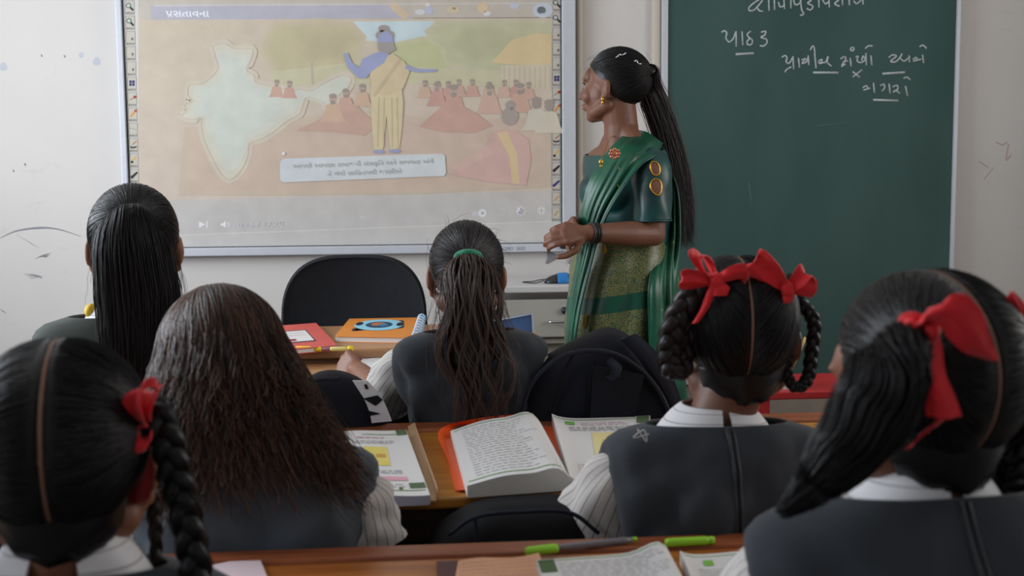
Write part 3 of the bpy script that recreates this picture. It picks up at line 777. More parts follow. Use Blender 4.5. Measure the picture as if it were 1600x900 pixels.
# white computer desk against the wall
cdy0, cdy1 = WALL_Y - .50, WALL_Y - .06
cdz = pt(830, 447, cdy0).z
cx0 = pt(735, 450, cdy0).x; cx1 = pt(985, 450, cdy0).x
M_CABW = mat('white_painted_metal', srgb(206, 204, 204), .45, .45, var=.05, vscale=6)
M_CABG = mat('cream_drawer_paint', srgb(182, 178, 170), .5, .4, var=.06, vscale=7)
cd = thing('computer_desk', 'white desk with a drawer under the blue computer mouse', 'desk', ((cx0 + cx1) / 2, cdy0 + .2, 0))
b = MB(); b.bounds(cx0, cx1, cdy0, cdy1, cdz - .024, cdz, .004); b.build('desk_top', M_CABW, cd, False)
d0 = pt(830, 468, cdy0 + .03).z; d1 = pt(830, 527, cdy0 + .03).z
b = MB(); b.bounds(cx0 + .02, cx1 - .02, cdy0 + .02, cdy0 + .045, d1, d0, .004); dw = b.build('drawer', M_CABG, cd, False)
q = pt(882, 485, cdy0 + .02)
b = MB(); b.tube([q, q + V((0, -.012, 0))], .013, 16); b.build('lock', M_STEEL, dw)
h0 = pt(860, 502, cdy0 + .02); h1 = pt(918, 502, cdy0 + .02)
b = MB(); b.tube(catmull([h0, h0 + V((.004, -.025, 0)), h1 + V((-.004, -.025, 0)), h1], 16), .004, 8); b.build('handle', mat('chrome', srgb(200, 200, 205), .15, .5, metal=1), dw)
b = MB(); b.bounds(cx0 + .02, cx0 + .04, cdy0 + .05, cdy1 - .01, 0, cdz - .024); b.build('side_panel', M_CABG, cd, False)
b = MB(); b.bounds(cx1 - .04, cx1 - .02, cdy0 + .05, cdy1 - .01, 0, cdz - .024); b.build('side_panel', M_CABG, cd, False)
b = MB(); b.bounds(cx0 + .04, cx1 - .04, cdy0 + .10, cdy0 + .115, .05, d1 - .03); b.build('lower_door', M_CABG, cd, False)
b = MB(); b.bounds(cx0 + .04, cx1 - .04, cdy0 + .045, cdy1 - .02, d1 - .025, d1 - .01); b.build('bottom_panel', M_CABG, cd, False)

# blue and black computer mouse
mq = pt(874, 440, cdy0 + .10); mq.z = cdz
mo = thing('computer_mouse', 'black and blue computer mouse on the white desk', 'mouse', mq)
def half_shell(c, rx, ry, rz, x0=-1.0, x1=1.0, grow=0.0):
    rows = []
    for u in np.linspace(x0, x1, 14):
        k = math.sqrt(max(.0025, 1 - u * u))
        hump = (1 + .25 * u)
        rows.append([(c.x + u * rx, c.y + math.cos(t) * (ry * k ** .7 + grow), c.z + .001 + max(0, math.sin(t)) * (rz * k ** .8 * hump + grow)) for t in np.linspace(0, math.pi, 14)])
    return rows
b = MB(); b.loft(half_shell(mq, .056, .032, .034)); b.build('shell', mat('black_plastic', srgb(30, 32, 36), .35), mo)
b = MB(); b.loft(half_shell(mq + V((0, 0, .0005)), .056, .032, .034, -.15, .55, .0015)); b.build('blue_band', mat('blue_plastic', srgb(38, 120, 190), .35), mo)
b = MB(); b.tube(catmull([mq + V((-.055, 0, .01)), mq + V((-.09, -.03, .004)), mq + V((-.13, .03, .003)), mq + V((-.09, .05, .003)), mq + V((-.05, .12, .003)), mq + V((.05, .2, .003))], 40), .0018, 6)
b.build('cord', mat('black_cord', srgb(28, 28, 30), .5), mo)
# marker clip and cable under the board's right corner
q = pt(881, 383, YBD - .02)
mk = thing('marker_holder', 'small black marker holder on the lower right corner of the board frame', 'holder', q)
b = MB(); b.box(q, (.034, .028, .030), None, .008); b.build('holder_body', mat('black_plastic', srgb(30, 32, 36), .35), mk)
b = MB(); b.tube([q + V((-.008, -.004, -.012)), q + V((-.008, -.004, .032))], .006, 8); b.build('marker', mat('navy_plastic', srgb(34, 40, 70), .4), mk)
b = MB(); b.tube(catmull([pt(889, 388, WALL_Y - .008), pt(892, 400, WALL_Y - .008), pt(889, 412, WALL_Y - .008)], 10), .004, 6)
tag(b.build('cable', mat('mauve_cable', srgb(150, 128, 140), .5)), 'short mauve cable hanging on the wall below the board corner', 'cable')
b = MB(); qq = pt(862, 402, WALL_Y - .004)
for k in range(5): b.tube(catmull([qq + V((-.02 + k * .008, 0, -.025 + .004 * k)), qq + V((-.012 + k * .006, 0, .0)), qq + V((-.016 + k * .009, 0, .03 - k * .006))], 6), .0045, 5, flat=.2, up=(0, 1, 0))
o = b.build('scuff_marks', M_SCUFF, wall_front)

# red side table with basket
RZ = .60
ra = ptz(1188, 613, RZ); rb_ = ptz(1230, 584, RZ)
rx0 = ra.x; rx1 = rx0 + .5; ry0 = ra.y; ry1 = rb_.y
M_RED = mat('red_paint', srgb(176, 34, 38), .4, .5, var=.12, vscale=9)
rt = thing('red_table', 'low red painted table in front of the green chalkboard', 'table', ((rx0 + rx1) / 2, (ry0 + ry1) / 2, 0))
b = MB(); b.bounds(rx0, rx1, ry0, ry1, RZ - .022, RZ, .004); b.build('table_top', M_RED, rt, False)
for x in (rx0 + .015, rx1 - .015):
    for y in (ry0 + .02, ry1 - .02):
        b = MB(); b.bounds(x - .014, x + .014, y - .014, y + .014, 0, RZ - .022, .002); b.build('leg', M_RED, rt, False)
def dots_material():
    m = mat('perforated_white_plastic', srgb(214, 212, 208), .45)
    nt = m.node_tree; bs = nt.nodes['Principled BSDF']; tc = nt.nodes.new('ShaderNodeTexCoord')
    mp = nt.nodes.new('ShaderNodeMapping'); mp.inputs['Scale'].default_value = (125, 125, 125)
    vo = nt.nodes.new('ShaderNodeTexVoronoi'); vo.inputs['Randomness'].default_value = .15; vo.inputs['Scale'].default_value = 1.0
    nt.links.new(tc.outputs['Object'], mp.inputs[0]); nt.links.new(mp.outputs[0], vo.inputs['Vector'])
    r = nt.nodes.new('ShaderNodeMapRange'); r.inputs['From Min'].default_value = .24; r.inputs['From Max'].default_value = .34
    nt.links.new(vo.outputs['Distance'], r.inputs['Value'])
    mx = nt.nodes.new('ShaderNodeMix'); mx.data_type = 'RGBA'; mx.inputs[6].default_value = (*srgb(70, 70, 78), 1); mx.inputs[7].default_value = (*srgb(212, 210, 206), 1)
    nt.links.new(r.outputs[0], mx.inputs[0]); nt.links.new(mx.outputs[2], bs.inputs['Base Color'])
    return m
qa = ptz(1203, 609, RZ)
pxm = qa.y / FPX
bw = 38 * pxm; bh = 44 * pxm
bk = thing('pen_basket', 'white perforated plastic basket on the red table', 'basket', (qa.x + bw / 2, qa.y + bw / 2, RZ))
b = MB(); rows = []
def sq(cx, cy, hx, hy, z, e=.35, n=28):
    return [(cx + math.copysign(abs(math.cos(t)) ** e, math.cos(t)) * hx, cy + math.copysign(abs(math.sin(t)) ** e, math.sin(t)) * hy, z) for t in np.linspace(0, 2 * math.pi, n, endpoint=False)]
bcx, bcy = qa.x + bw / 2, qa.y + bw / 2
for hx, z in ((bw * .47, 0), (bw * .5, bh), (bw * .47, bh), (bw * .44, .004)): rows.append(sq(bcx, bcy, hx, hx, RZ + z))
b.loft(rows); b.build('basket_body', dots_material(), bk, sharp=40)
b = MB(); b.loft([sq(bcx, bcy, bw * .53, bw * .53, RZ + bh - .006), sq(bcx, bcy, bw * .53, bw * .53, RZ + bh), sq(bcx, bcy, bw * .47, bw * .47, RZ + bh), sq(bcx, bcy, bw * .47, bw * .47, RZ + bh - .006)], False); b.build('rim', mat('white_plastic', srgb(218, 216, 212), .4), bk)
pk = thing('paste_box', 'blue packet with white lettering standing in the white basket', 'box', (bcx + bw * .1, bcy, RZ + .006))
pw = 20 * pxm; ph = (609 - 533) * pxm
tilt = Matrix.Rotation(.12, 3, 'Y')
cc = V((bcx + bw * .12, bcy, RZ + .008 + ph / 2))
M_BLUEP = mat('blue_card', srgb(40, 66, 160), .5)
b = MB(); b.box(cc, (pw, .02, ph), tilt, .002); b.build('carton', M_BLUEP, pk, False)
b = MB(); b.box(cc + tilt @ V((0, 0, ph / 2 + .0005)), (pw * 1.02, .0206, .008), tilt, .001); b.build('carton_end', mat('white_plastic'), pk, False)
def text_mesh(body, size, width, M4, name, m, parent, bold=0.0):
    cu = bpy.data.curves.new(name, 'FONT'); cu.body = body; cu.size = size; cu.resolution_u = 3; cu.offset = bold
    o = bpy.data.objects.new(name, cu); COL.objects.link(o)
    me = bpy.data.meshes.new_from_object(o.evaluated_get(bpy.context.evaluated_depsgraph_get()))
    bpy.data.objects.remove(o, do_unlink=True)
    xs = [v.co.x for v in me.vertices]; a = min(xs); w = max(xs) - a
    for v in me.vertices: v.co = M4 @ V(((v.co.x - a) * width / w, v.co.y, 0))
    return link_mesh(name, me, m, parent, False)
Mx = Matrix.Translation(cc + tilt @ V((pw * .32, -.0108, ph * .02))) @ tilt.to_4x4() @ Matrix.Rotation(math.pi / 2, 4, 'X') @ Matrix.Rotation(math.pi / 2, 4, 'Z')
text_mesh('EXTRA', pw * .8, ph * .4, Mx, 'lettering', mat('white_plastic'), pk)
rq = V((bcx + bw * .42, bcy + bw * .1, RZ + .006))
b = MB(); r0 = V((bcx + bw * .25, bcy - .01, RZ + .01)); r1 = pt(1259, 527, bcy)
b.tube([r0, r1], .0085, 4, flat=.35); tag(b.build('ruler', mat('yellow_ruler_wood', srgb(190, 148, 86), .5), None, False), 'yellow wooden ruler leaning out of the white basket', 'ruler')

# ------------------------------------------------------------------ books and papers
M_PAGE = mat('printed_paper', rough=.75, spec=.2, attr=True)
PAPER = (214, 212, 212)
def paper_block(name, corners, th, prof, parent, z0, n=18, edge=(206, 204, 200), prints=(), lift=0.0, m=None):
    """page stack: corners near-left, near-right, far-right, far-left (world x, y); prof(u) extra height of the top sheet"""
    A, B, C, D = [np.array((p[0], p[1])) for p in corners]
    def S(u, v, dz=0.0):
        a = A + (B - A) * u; d = D + (C - D) * u; p = a + (d - a) * v
        return (p[0], p[1], z0 + th + prof(u, v) + dz)
    mb = MB(); mb.col = srgb(*PAPER)
    G = np.array([[S(i / n, j / 8) for i in range(n + 1)] for j in range(9)])
    mb.grid(G)
    mb.col = srgb(*edge)
    lo = lambda P: np.array([P, [(q[0], q[1], z0 + lift) for q in P]])
    mb.grid(lo(G[0]), flip=True); mb.grid(lo(G[-1])); mb.grid(lo(G[:, 0])); mb.grid(lo(G[:, -1]), flip=True)
    bt = [(q[0], q[1], z0 + lift) for q in (S(0, 0), S(1, 0), S(1, 1), S(0, 1))]
    mb.add(bt, [[3, 2, 1, 0]])
    o = mb.build(name, m or M_PAGE, parent, False)
    pm = MB()
    for (u0, u1, v0, v1, col) in prints:
        k = max(1, int((u1 - u0) * n)); pm.col = srgb(*col)
        pm.grid(np.array([[S(u0 + (u1 - u0) * i / k, v, .0006) for i in range(k + 1)] for v in (v0, v1)]))
    if prints: pm.build('print', M_PAGE, o, False)
    return o, S
def text_lines(u0, u1, v_top, v_bot, n, col=(160, 160, 166), seed=1, ragged=.25):
    r = random.Random(seed); out = []
    for i in range(n):
        v = v_top + (v_bot - v_top) * i / max(1, n - 1); u = u0; end = u1 - r.random() * ragged * (u1 - u0)
        while u < end:
            w = .02 + r.random() * .07
            out.append((u, min(end, u + w), v - .0032, v + .0032, col)); u += w + .018
    return out
xy = lambda px, py, z: ptz(px, py, z)
Zd = DZ - .004
# open textbook with orange cover, middle desk
tb = thing('textbook', 'open textbook with bright orange cover lying on the orange wooden desk', 'book', ptz(820, 700, Zd))
M_ORANGE = mat('orange_cover', srgb(232, 88, 26), .45)
cov = [xy(711, 766, Zd), xy(905, 753, Zd), xy(822, 650, Zd), xy(688, 668, Zd)]
b = MB()
b.prism([V((p.x, p.y, Zd)) for p in (xy(711, 766, Zd), xy(905, 752, Zd), xy(1012, 760, Zd), xy(1020, 652, Zd), xy(822, 651, Zd), xy(686, 667, Zd))], (0, 0, .003)); b.build('cover', M_ORANGE, tb, False)
b = MB()
fl = [[xy(712, 766, Zd + .004), xy(735, 765, Zd + .004)], [xy(700, 720, Zd + .012), xy(716, 716, Zd + .006)], [xy(686, 672, Zd + .022), xy(706, 668, Zd + .008)], [xy(744, 654, Zd + .02), xy(746, 664, Zd + .008)], [xy(808, 647, Zd + .022), xy(812, 656, Zd + .01)]]
P = np.array([[tuple(a), tuple(lerp(a, c, .5)), tuple(c)] for a, c in fl])
P2 = np.array([catmull(P[:, j], 18) for j in range(3)]); b.grid(P2); b.grid(P2 - np.array((0, 0, .0012)), flip=True)
b.build('cover_flap', M_ORANGE, tb)
def curl(u, v): return .012 * math.sin(math.pi * min(1, u * 1.1)) ** 1.2 + (.030 * v) * max(0, 1 - u) * 0 + .014 * math.exp(-((u - .82) / .16) ** 2) - .018 * max(0, (u - .86) / .14) ** 2
zt_ = Zd + .02
lp = [xy(730, 760, zt_), xy(900, 748, zt_), xy(848, 655, zt_), xy(704, 674, zt_)]
pr = [(.02, .95, .955, .963, (130, 170, 110)), (.02, .98, .045, .055, (120, 160, 90))] + text_lines(.10, .86, .90, .10, 20, (172, 172, 180), 5, .3)
pl, S1 = paper_block('left_pages', lp, .018, curl, tb, Zd + .003, prints=pr)
rp_ = [xy(890, 757, Zd + .01), xy(1010, 752, Zd + .01), xy(1016, 650, Zd + .01), xy(862, 657, Zd + .01)]
MAPC = [(.38, .95, .28, .72, (222, 208, 150)), (.40, .70, .29, .42, (150, 190, 205)), (.62, .80, .45, .58, (206, 150, 104)), (.45, .6, .55, .6, (196, 180, 120)), (.72, .9, .62, .68, (214, 190, 120))]
pr = [(.02, .98, .955, .963, (130, 170, 110)), (.12, .22, .86, .92, (110, 170, 80)), (.86, .99, .87, .99, (88, 108, 74))] + text_lines(.28, .78, .89, .86, 2, (200, 130, 150), 2, .1) + text_lines(.15, .95, .82, .76, 4, (150, 150, 156), 3, .1) + MAPC + text_lines(.15, .95, .22, .08, 5, (190, 140, 150), 4, .2)
paper_block('right_pages', rp_, .008, lambda u, v: .012 * math.exp(-u * 9), tb, Zd + .003, prints=pr)
# textbook in front of the loose-haired girl
tb2 = thing('textbook', 'open textbook with yellow map print beside the loose-haired girl', 'book', ptz(620, 730, Zd))
kk = [xy(450, 796, Zd), xy(682, 784, Zd), xy(648, 671, Zd), xy(480, 684, Zd)]
b = MB(); b.prism([V((p.x, p.y, Zd)) for p in kk], (0, 0, .0025)); b.build('kraft_cover', mat('kraft_paper', srgb(176, 140, 104), .7), tb2, False)
b = MB(); a0, a1 = xy(668, 785, Zd), xy(636, 670, Zd); b.prism([a0 + V((0, 0, .002)), xy(682, 780, Zd) + V((0, 0, .002)), xy(684, 776, Zd) + V((0, 0, .012)), xy(648, 671, Zd) + V((0, 0, .012)), a1 + V((0, 0, .002))], (0, 0, .0015)); b.build('cover_edge', mat('kraft_paper'), tb2, False)
z2 = Zd + .02
lp = [xy(470, 781, z2), xy(672, 770, z2), xy(634, 668, z2), xy(495, 682, z2)]
pr = [(.5, .98, .915, .925, (120, 150, 100)), (.88, .995, .90, .995, (84, 104, 74)), (.45, .98, .06, .07, (120, 150, 100)), (.86, .99, .09, .16, (84, 104, 74)), (.77, .80, .075, .10, (84, 104, 74)),
      (.50, .74, .40, .70, (218, 202, 110)), (.62, .72, .52, .58, (196, 150, 84)), (.42, .86, .19, .245, (214, 160, 176))] + text_lines(.44, .76, .87, .85, 2, (190, 120, 150), 6, .1) + text_lines(.42, .84, .80, .76, 3, (150, 150, 156), 7, .1) + text_lines(.42, .85, .33, .29, 3, (150, 150, 156), 8, .2) + text_lines(.42, .85, .14, .11, 2, (150, 150, 156), 9, .2)
paper_block('pages', lp, .018, lambda u, v: .004 * math.sin(u * 5), tb2, Zd + .0025, prints=pr, edge=(176, 176, 190))
# nearest desk: textbook, peach sheet, maroon book, pens, pink sheet
tb3 = thing('textbook', 'open textbook with green page rule at the bottom edge of the photo', 'book', ptz(960, 890, Zd))
z3 = Zd + .028
lp = [xy(880, 985, z3), xy(1120, 975, z3), xy(1052, 852, z3), xy(838, 867, z3)]
pr = [(.02, .97, .965, .973, (130, 180, 100)), (.005, .12, .80, .985, (84, 104, 70))] + text_lines(.14, .92, .91, .30, 18, (170, 170, 178), 11, .2)
paper_block('left_pages', lp, .022, lambda u, v: .012 * math.exp(-((u - .88) / .14) ** 2) - .02 * max(0, (u - .9) / .1) ** 2, tb3, Zd, prints=pr)
rp_ = [xy(1112, 985, Zd + .01), xy(1240, 985, Zd + .01), xy(1190, 855, Zd + .01), xy(1062, 868, Zd + .01)]
pr = [(.02, .98, .955, .963, (130, 180, 100)), (.24, .36, .82, .90, (120, 180, 80))] + text_lines(.15, .9, .76, .5, 8, (150, 150, 160), 12, .2) + [(.42, .9, .3, .5, (224, 212, 150))]
paper_block('right_pages', rp_, .008, lambda u, v: .008 * math.exp(-u * 9), tb3, Zd, prints=pr)
b = MB(); b.prism([V((p.x, p.y, Zd)) for p in (xy(690, 960, Zd), xy(870, 960, Zd), xy(830, 880, Zd), xy(682, 887, Zd))], (0, 0, .008))
tag(b.build('notebook', mat('maroon_cover', srgb(92, 44, 44), .5, var=.3, vscale=60), None, False), 'maroon notebook under the peach sheet at the bottom edge', 'notebook')
ps = thing('peach_sheet', 'peach coloured written sheet on the nearest desk beside the open book', 'paper', ptz(770, 885, Zd + .01))
paper_block('sheet', [xy(700, 965, Zd + .009), xy(880, 965, Zd + .009), xy(842, 868, Zd + .009), xy(716, 879, Zd + .009)], .002, lambda u, v: .002 * math.sin(u * 7), ps, Zd + .0085,
            prints=[(0, 1, 0, 1, (222, 168, 132))] + [], lift=0)
mbp = text_lines(.05, .95, .90, .55, 6, (150, 120, 160), 14, .1)
b = MB()
A_, B_, C_, D_ = [xy(700, 965, Zd + .009), xy(880, 965, Zd + .009), xy(842, 868, Zd + .009), xy(716, 879, Zd + .009)]
for u0, u1, v0, v1, c in mbp:
    f_ = lambda u, v: lerp(lerp(A_, B_, u), lerp(D_, C_, u), v) + V((0, 0, .0045))
    b.col = srgb(*c); b.poly([f_(u0, v0), f_(u1, v0), f_(u1, v1), f_(u0, v1)])
b.build('handwriting', M_PAGE, ps, False)
b = MB(); b.prism([V((p.x, p.y, Zd + .0005)) for p in (xy(300, 960, Zd), xy(440, 960, Zd), xy(404, 872, Zd), xy(328, 888, Zd))], (0, 0, .003))
tag(b.build('pink_sheet', mat('pale_pink_paper', srgb(222, 200, 206), .8), None, False), 'pale pink sheet at the bottom edge beside the left braid', 'paper')
M_LIME = mat('lime_plastic', srgb(150, 214, 50), .35)
def pen(label, a, c, r, segs):
    p = thing('pen', label, 'pen', (a + c) / 2 - V((0, 0, r)))
    for nm, t0, t1, rr_, m in segs:
        q = MB(); q.tube([lerp(a, c, t0), lerp(a, c, lerp(t0, t1, .1)), lerp(a, c, lerp(t0, t1, .9)), lerp(a, c, t1)], [rr_ * .8, rr_, rr_, rr_ * .75], 10); q.build(nm, m, p)
    return p
M_CLEAR = mat('smoky_clear_plastic', srgb(120, 116, 124), .2, .5)
pen('ballpoint pen with lime green cap lying above the near open book', xy(822, 862, DZ + .005), xy(995, 842, DZ + .005), .0055,
    [('cap', 0, .28, .0062, M_LIME), ('barrel', .28, .95, .0045, M_CLEAR), ('tip', .95, 1, .003, M_LIME)])
pen('flat lime green pen on the near desk ledge', xy(1040, 848, DZ + .005), xy(1116, 844, DZ + .005), .005,
    [('barrel', 0, .9, .0058, M_LIME), ('end_cap', .9, 1, .0052, M_LIME)])
# on the front desk and teacher's table
nb = thing('notebook', 'open white notebook under the sleeve of the green hair tie girl', 'notebook', ptz(590, 580, Zd))
paper_block('pages', [xy(535, 612, Zd), xy(668, 600, Zd), xy(650, 546, Zd), xy(548, 564, Zd)], .006, lambda u, v: .003 * math.sin(u * 3), nb, Zd, prints=text_lines(.06, .95, .92, .1, 12, (176, 176, 184), 15, .1))
nb2 = thing('notebook', 'thick cream notebook at the near edge of the front desk', 'notebook', ptz(625, 628, Zd))
paper_block('pages', [xy(566, 634, Zd), xy(670, 627, Zd), xy(655, 608, Zd), xy(588, 618, Zd)], .012, lambda u, v: .003 * math.sin(u * 3), nb2, Zd, edge=(190, 182, 160), prints=text_lines(.06, .95, .9, .1, 6, (176, 170, 150), 16, .1))
def flat_book(name, label, quad, z, th, m, pages=(214, 210, 206)):
    r = thing(name, label, 'notebook', V((sum(p.x for p in quad) / 4, sum(p.y for p in quad) / 4, z)))
    Q = [V((p.x, p.y, z)) for p in quad]; c = sum(Q, V((0, 0, 0))) / 4
    q = MB(); q.prism([lerp(c, p, .985) + V((0, 0, .0015)) for p in Q], (0, 0, th - .003)); q.build('pages', mat('page_edges', srgb(*pages), .8), r, False)
    q = MB(); q.prism([p + V((0, 0, th - .0015)) for p in Q], (0, 0, .0015)); top = q.build('cover', m, r, False)
    q = MB(); q.prism(Q, (0, 0, .0015)); q.build('back_cover', m, r, False)
    def S(u, v, dz=.0004): return lerp(lerp(Q[0], Q[1], u), lerp(Q[3], Q[2], u), v) + V((0, 0, th + dz))
    return r, top, S
M_CORAL = mat('coral_cover', srgb(206, 84, 76), .55, var=.1, vscale=12)
r_, top, S = flat_book('notebook', 'red covered notebook with a white name label on the brown table', [xy(430, 549, tz + .012), xy(527, 540, tz + .012), xy(494, 505, tz + .012), xy(398, 512, tz + .012)], tz, .013, M_CORAL)
b = MB(); b.col = srgb(70, 50, 60); b.poly([S(.08, .22), S(.74, .22), S(.74, .72), S(.08, .72)]); b.col = srgb(214, 208, 206); b.poly([S(.10, .25, .0008), S(.72, .25, .0008), S(.72, .69, .0008), S(.10, .69, .0008)])
for (u0, u1, v0, v1, c) in text_lines(.14, .68, .60, .50, 2, (130, 110, 120), 18, .1): b.col = srgb(*c); b.poly([S(u0, v0, .0012), S(u1, v0, .0012), S(u1, v1, .0012), S(u0, v1, .0012)])
b.col = srgb(150, 60, 70); b.poly([S(.12, .28, .0012), S(.45, .28, .0012), S(.45, .36, .0012), S(.12, .36, .0012)])
b.build('name_label', M_PAGE, top, False)
M_OR2 = mat('orange_print_cover', srgb(222, 136, 48), .5, var=.08, vscale=14)
r_, top, S = flat_book('notebook', 'orange spiral bound notebook with blue picture cover on the brown table', [xy(523, 529, tz + .01), xy(648, 531, tz + .01), xy(658, 499, tz + .01), xy(546, 501, tz + .01)], tz, .016, M_OR2, (206, 196, 188))
b = MB()
def ellp(cu, cv, ru, rv, c, dz, n=18, a=0):
    b.col = srgb(*c); b.poly([S(cu + ru * math.cos(t) * math.cos(a) - rv * math.sin(t) * math.sin(a), cv + ru * math.cos(t) * math.sin(a) + rv * math.sin(t) * math.cos(a), dz) for t in np.linspace(0, 2 * math.pi, n, endpoint=False)])
for k in range(9): ellp(.30 + .40 * (k % 2) * 1.2 - .10 + (k * .037) % .1, .35 + (k * .13) % .5, .05, .08, (36, 40, 54), .0005)
ellp(.47, .6, .33, .30, (140, 196, 216), .0009); ellp(.47, .6, .18, .17, (40, 74, 100), .0013); ellp(.46, .62, .10, .10, (176, 110, 70), .0017); ellp(.53, .56, .07, .07, (60, 120, 160), .0021); ellp(.2, .66, .05, .1, (36, 40, 54), .0012); ellp(.75, .62, .05, .1, (36, 40, 54), .0012)
b.build('cover_picture', M_PAGE, top, False)
M_SP = mat('blue_white_spiral', srgb(170, 200, 228), .35)
p0, p1 = S(1.005, .0, -.006), S(1.005, 1.05, -.006)
for k in range(9):
    c = lerp(p0, p1, k / 8)
    q = MB(); q.tube([c + V((.011 * math.cos(t), .003 * math.sin(t * .5), .012 * math.sin(t))) for t in np.linspace(0, 2 * math.pi, 12)], .0032, 6)
    q.build('spiral_ring', M_SP, r_)
M_YEL = mat('yellow_plastic', srgb(230, 200, 30), .35)
pen('yellow felt pen on the brown table below the red notebook', xy(462, 546, tz + .007), xy(552, 545, tz + .007), .007,
    [('cap', 0, .27, .0085, M_YEL), ('barrel', .27, .45, .006, M_YEL), ('grip', .45, .60, .0045, mat('mauve_plastic', srgb(150, 96, 110), .4)), ('tail', .6, .9, .0055, mat('cream_plastic', srgb(216, 200, 120), .4)), ('end_cap', .9, 1, .0075, M_YEL)])
# blue folder standing behind the green-tie girl
fb = thing('folder', 'shiny blue folder propped behind the shoulder of the green hair tie girl', 'folder', V((pt(800, 560, 2.40).x, 2.40, DZ - .004)))
yf = 2.40
Q = [pt(760, 580, yf), pt(838, 575, yf), pt(831, 491, yf + .05), pt(752, 505, yf + .05)]
Q[0].z = Q[1].z = DZ - .004
b = MB(); b.prism(Q, (0, .006, .001)); b.build('cover', mat('blue_vinyl', srgb(78, 108, 160), .25, .5), fb, False)
b = MB(); b.tube([Q[1] + V((0, -.001, 0)), Q[2] + V((0, -.001, 0)), Q[3] + V((0, -.001, 0))], .0022, 6); b.build('edge_binding', mat('pale_vinyl', srgb(176, 186, 204), .3), fb)
# papers on the right-hand desk
b = MB(); b.prism([V((p.x, p.y, DZ)) for p in (xy(1578, 580, DZ), xy(1680, 580, DZ), xy(1670, 556, DZ), xy(1575, 558, DZ))], (0, 0, .012))
tag(b.build('exercise_book', mat('white_blue_cover', srgb(200, 208, 222), .6, var=.2, vscale=20, vcol2=srgb(120, 150, 200)), None, False), 'white and blue exercise book on the pale planked desk at the right edge', 'notebook')
# ------------------------------------------------------------------ people: shared kit
def skin_mat(name, c):
    return mat(name, c, .5, .4, var=.12, vscale=30, bump=.05, bscale=300, sss=.12)
SKIN_B = skin_mat('brown_skin', srgb(130, 86, 64))
SKIN_D = skin_mat('deep_brown_skin', srgb(112, 72, 54))
def hair_mat(name, c, rough=.40):
    m = mat(name, c, rough, .30, attr=True)
    return m
M_HAIR = hair_mat('hair_strands', (0.02, 0.02, 0.02))
HB = srgb(17, 15, 17)
M_PIN = mat('grey_pinafore_cloth', srgb(51, 55, 61), .82, .25, var=.12, vscale=18, bump=.18, bscale=420, sheen=.15)
M_PIN2 = mat('slate_pinafore_cloth', srgb(78, 85, 92), .82, .25, var=.12, vscale=18, bump=.18, bscale=420, sheen=.15)
M_SEAMD = mat('dark_zip_tape', srgb(34, 36, 42), .6)
M_RIB = mat('red_satin_ribbon', srgb(220, 38, 46), .62, .3, var=.18, vscale=45, bump=.3, bscale=140, sheen=.3)
def stripe_mat(name, base, line, freq, coord=0):
    m = bpy.data.materials.new(name); m.use_nodes = True
    nt = m.node_tree; b = nt.nodes['Principled BSDF']; b.inputs['Roughness'].default_value = .8
    uv = nt.nodes.new('ShaderNodeUVMap'); sp = nt.nodes.new('ShaderNodeSeparateXYZ'); nt.links.new(uv.outputs[0], sp.inputs[0])
    mu = nt.nodes.new('ShaderNodeMath'); mu.operation = 'MULTIPLY'; mu.inputs[1].default_value = freq; nt.links.new(sp.outputs[coord], mu.inputs[0])
    fr = nt.nodes.new('ShaderNodeMath'); fr.operation = 'FRACT'; nt.links.new(mu.outputs[0], fr.inputs[0])
    lt = nt.nodes.new('ShaderNodeMath'); lt.operation = 'LESS_THAN'; lt.inputs[1].default_value = .11; nt.links.new(fr.outputs[0], lt.inputs[0])
    mx = nt.nodes.new('ShaderNodeMix'); mx.data_type = 'RGBA'; mx.inputs[6].default_value = (*base, 1); mx.inputs[7].default_value = (*line, 1)
    nt.links.new(lt.outputs[0], mx.inputs[0]); nt.links.new(mx.outputs[2], b.inputs['Base Color'])
    b.inputs['Sheen Weight'].default_value = .1
    return m
M_SHIRT = stripe_mat('pinstripe_shirt', srgb(200, 194, 190), srgb(122, 112, 108), 24)
M_COLLAR = stripe_mat('pinstripe_collar', srgb(214, 212, 214), srgb(170, 166, 168), 3.0, 1)

def rot(yaw=0, pitch=0, roll=0):
    """yaw > 0 turns to the left, pitch > 0 looks up, roll > 0 tips the head to the right"""
    return np.array(Matrix.Rotation(math.radians(yaw), 3, 'Z') @ Matrix.Rotation(math.radians(pitch), 3, 'X') @ Matrix.Rotation(math.radians(roll), 3, 'Y'))

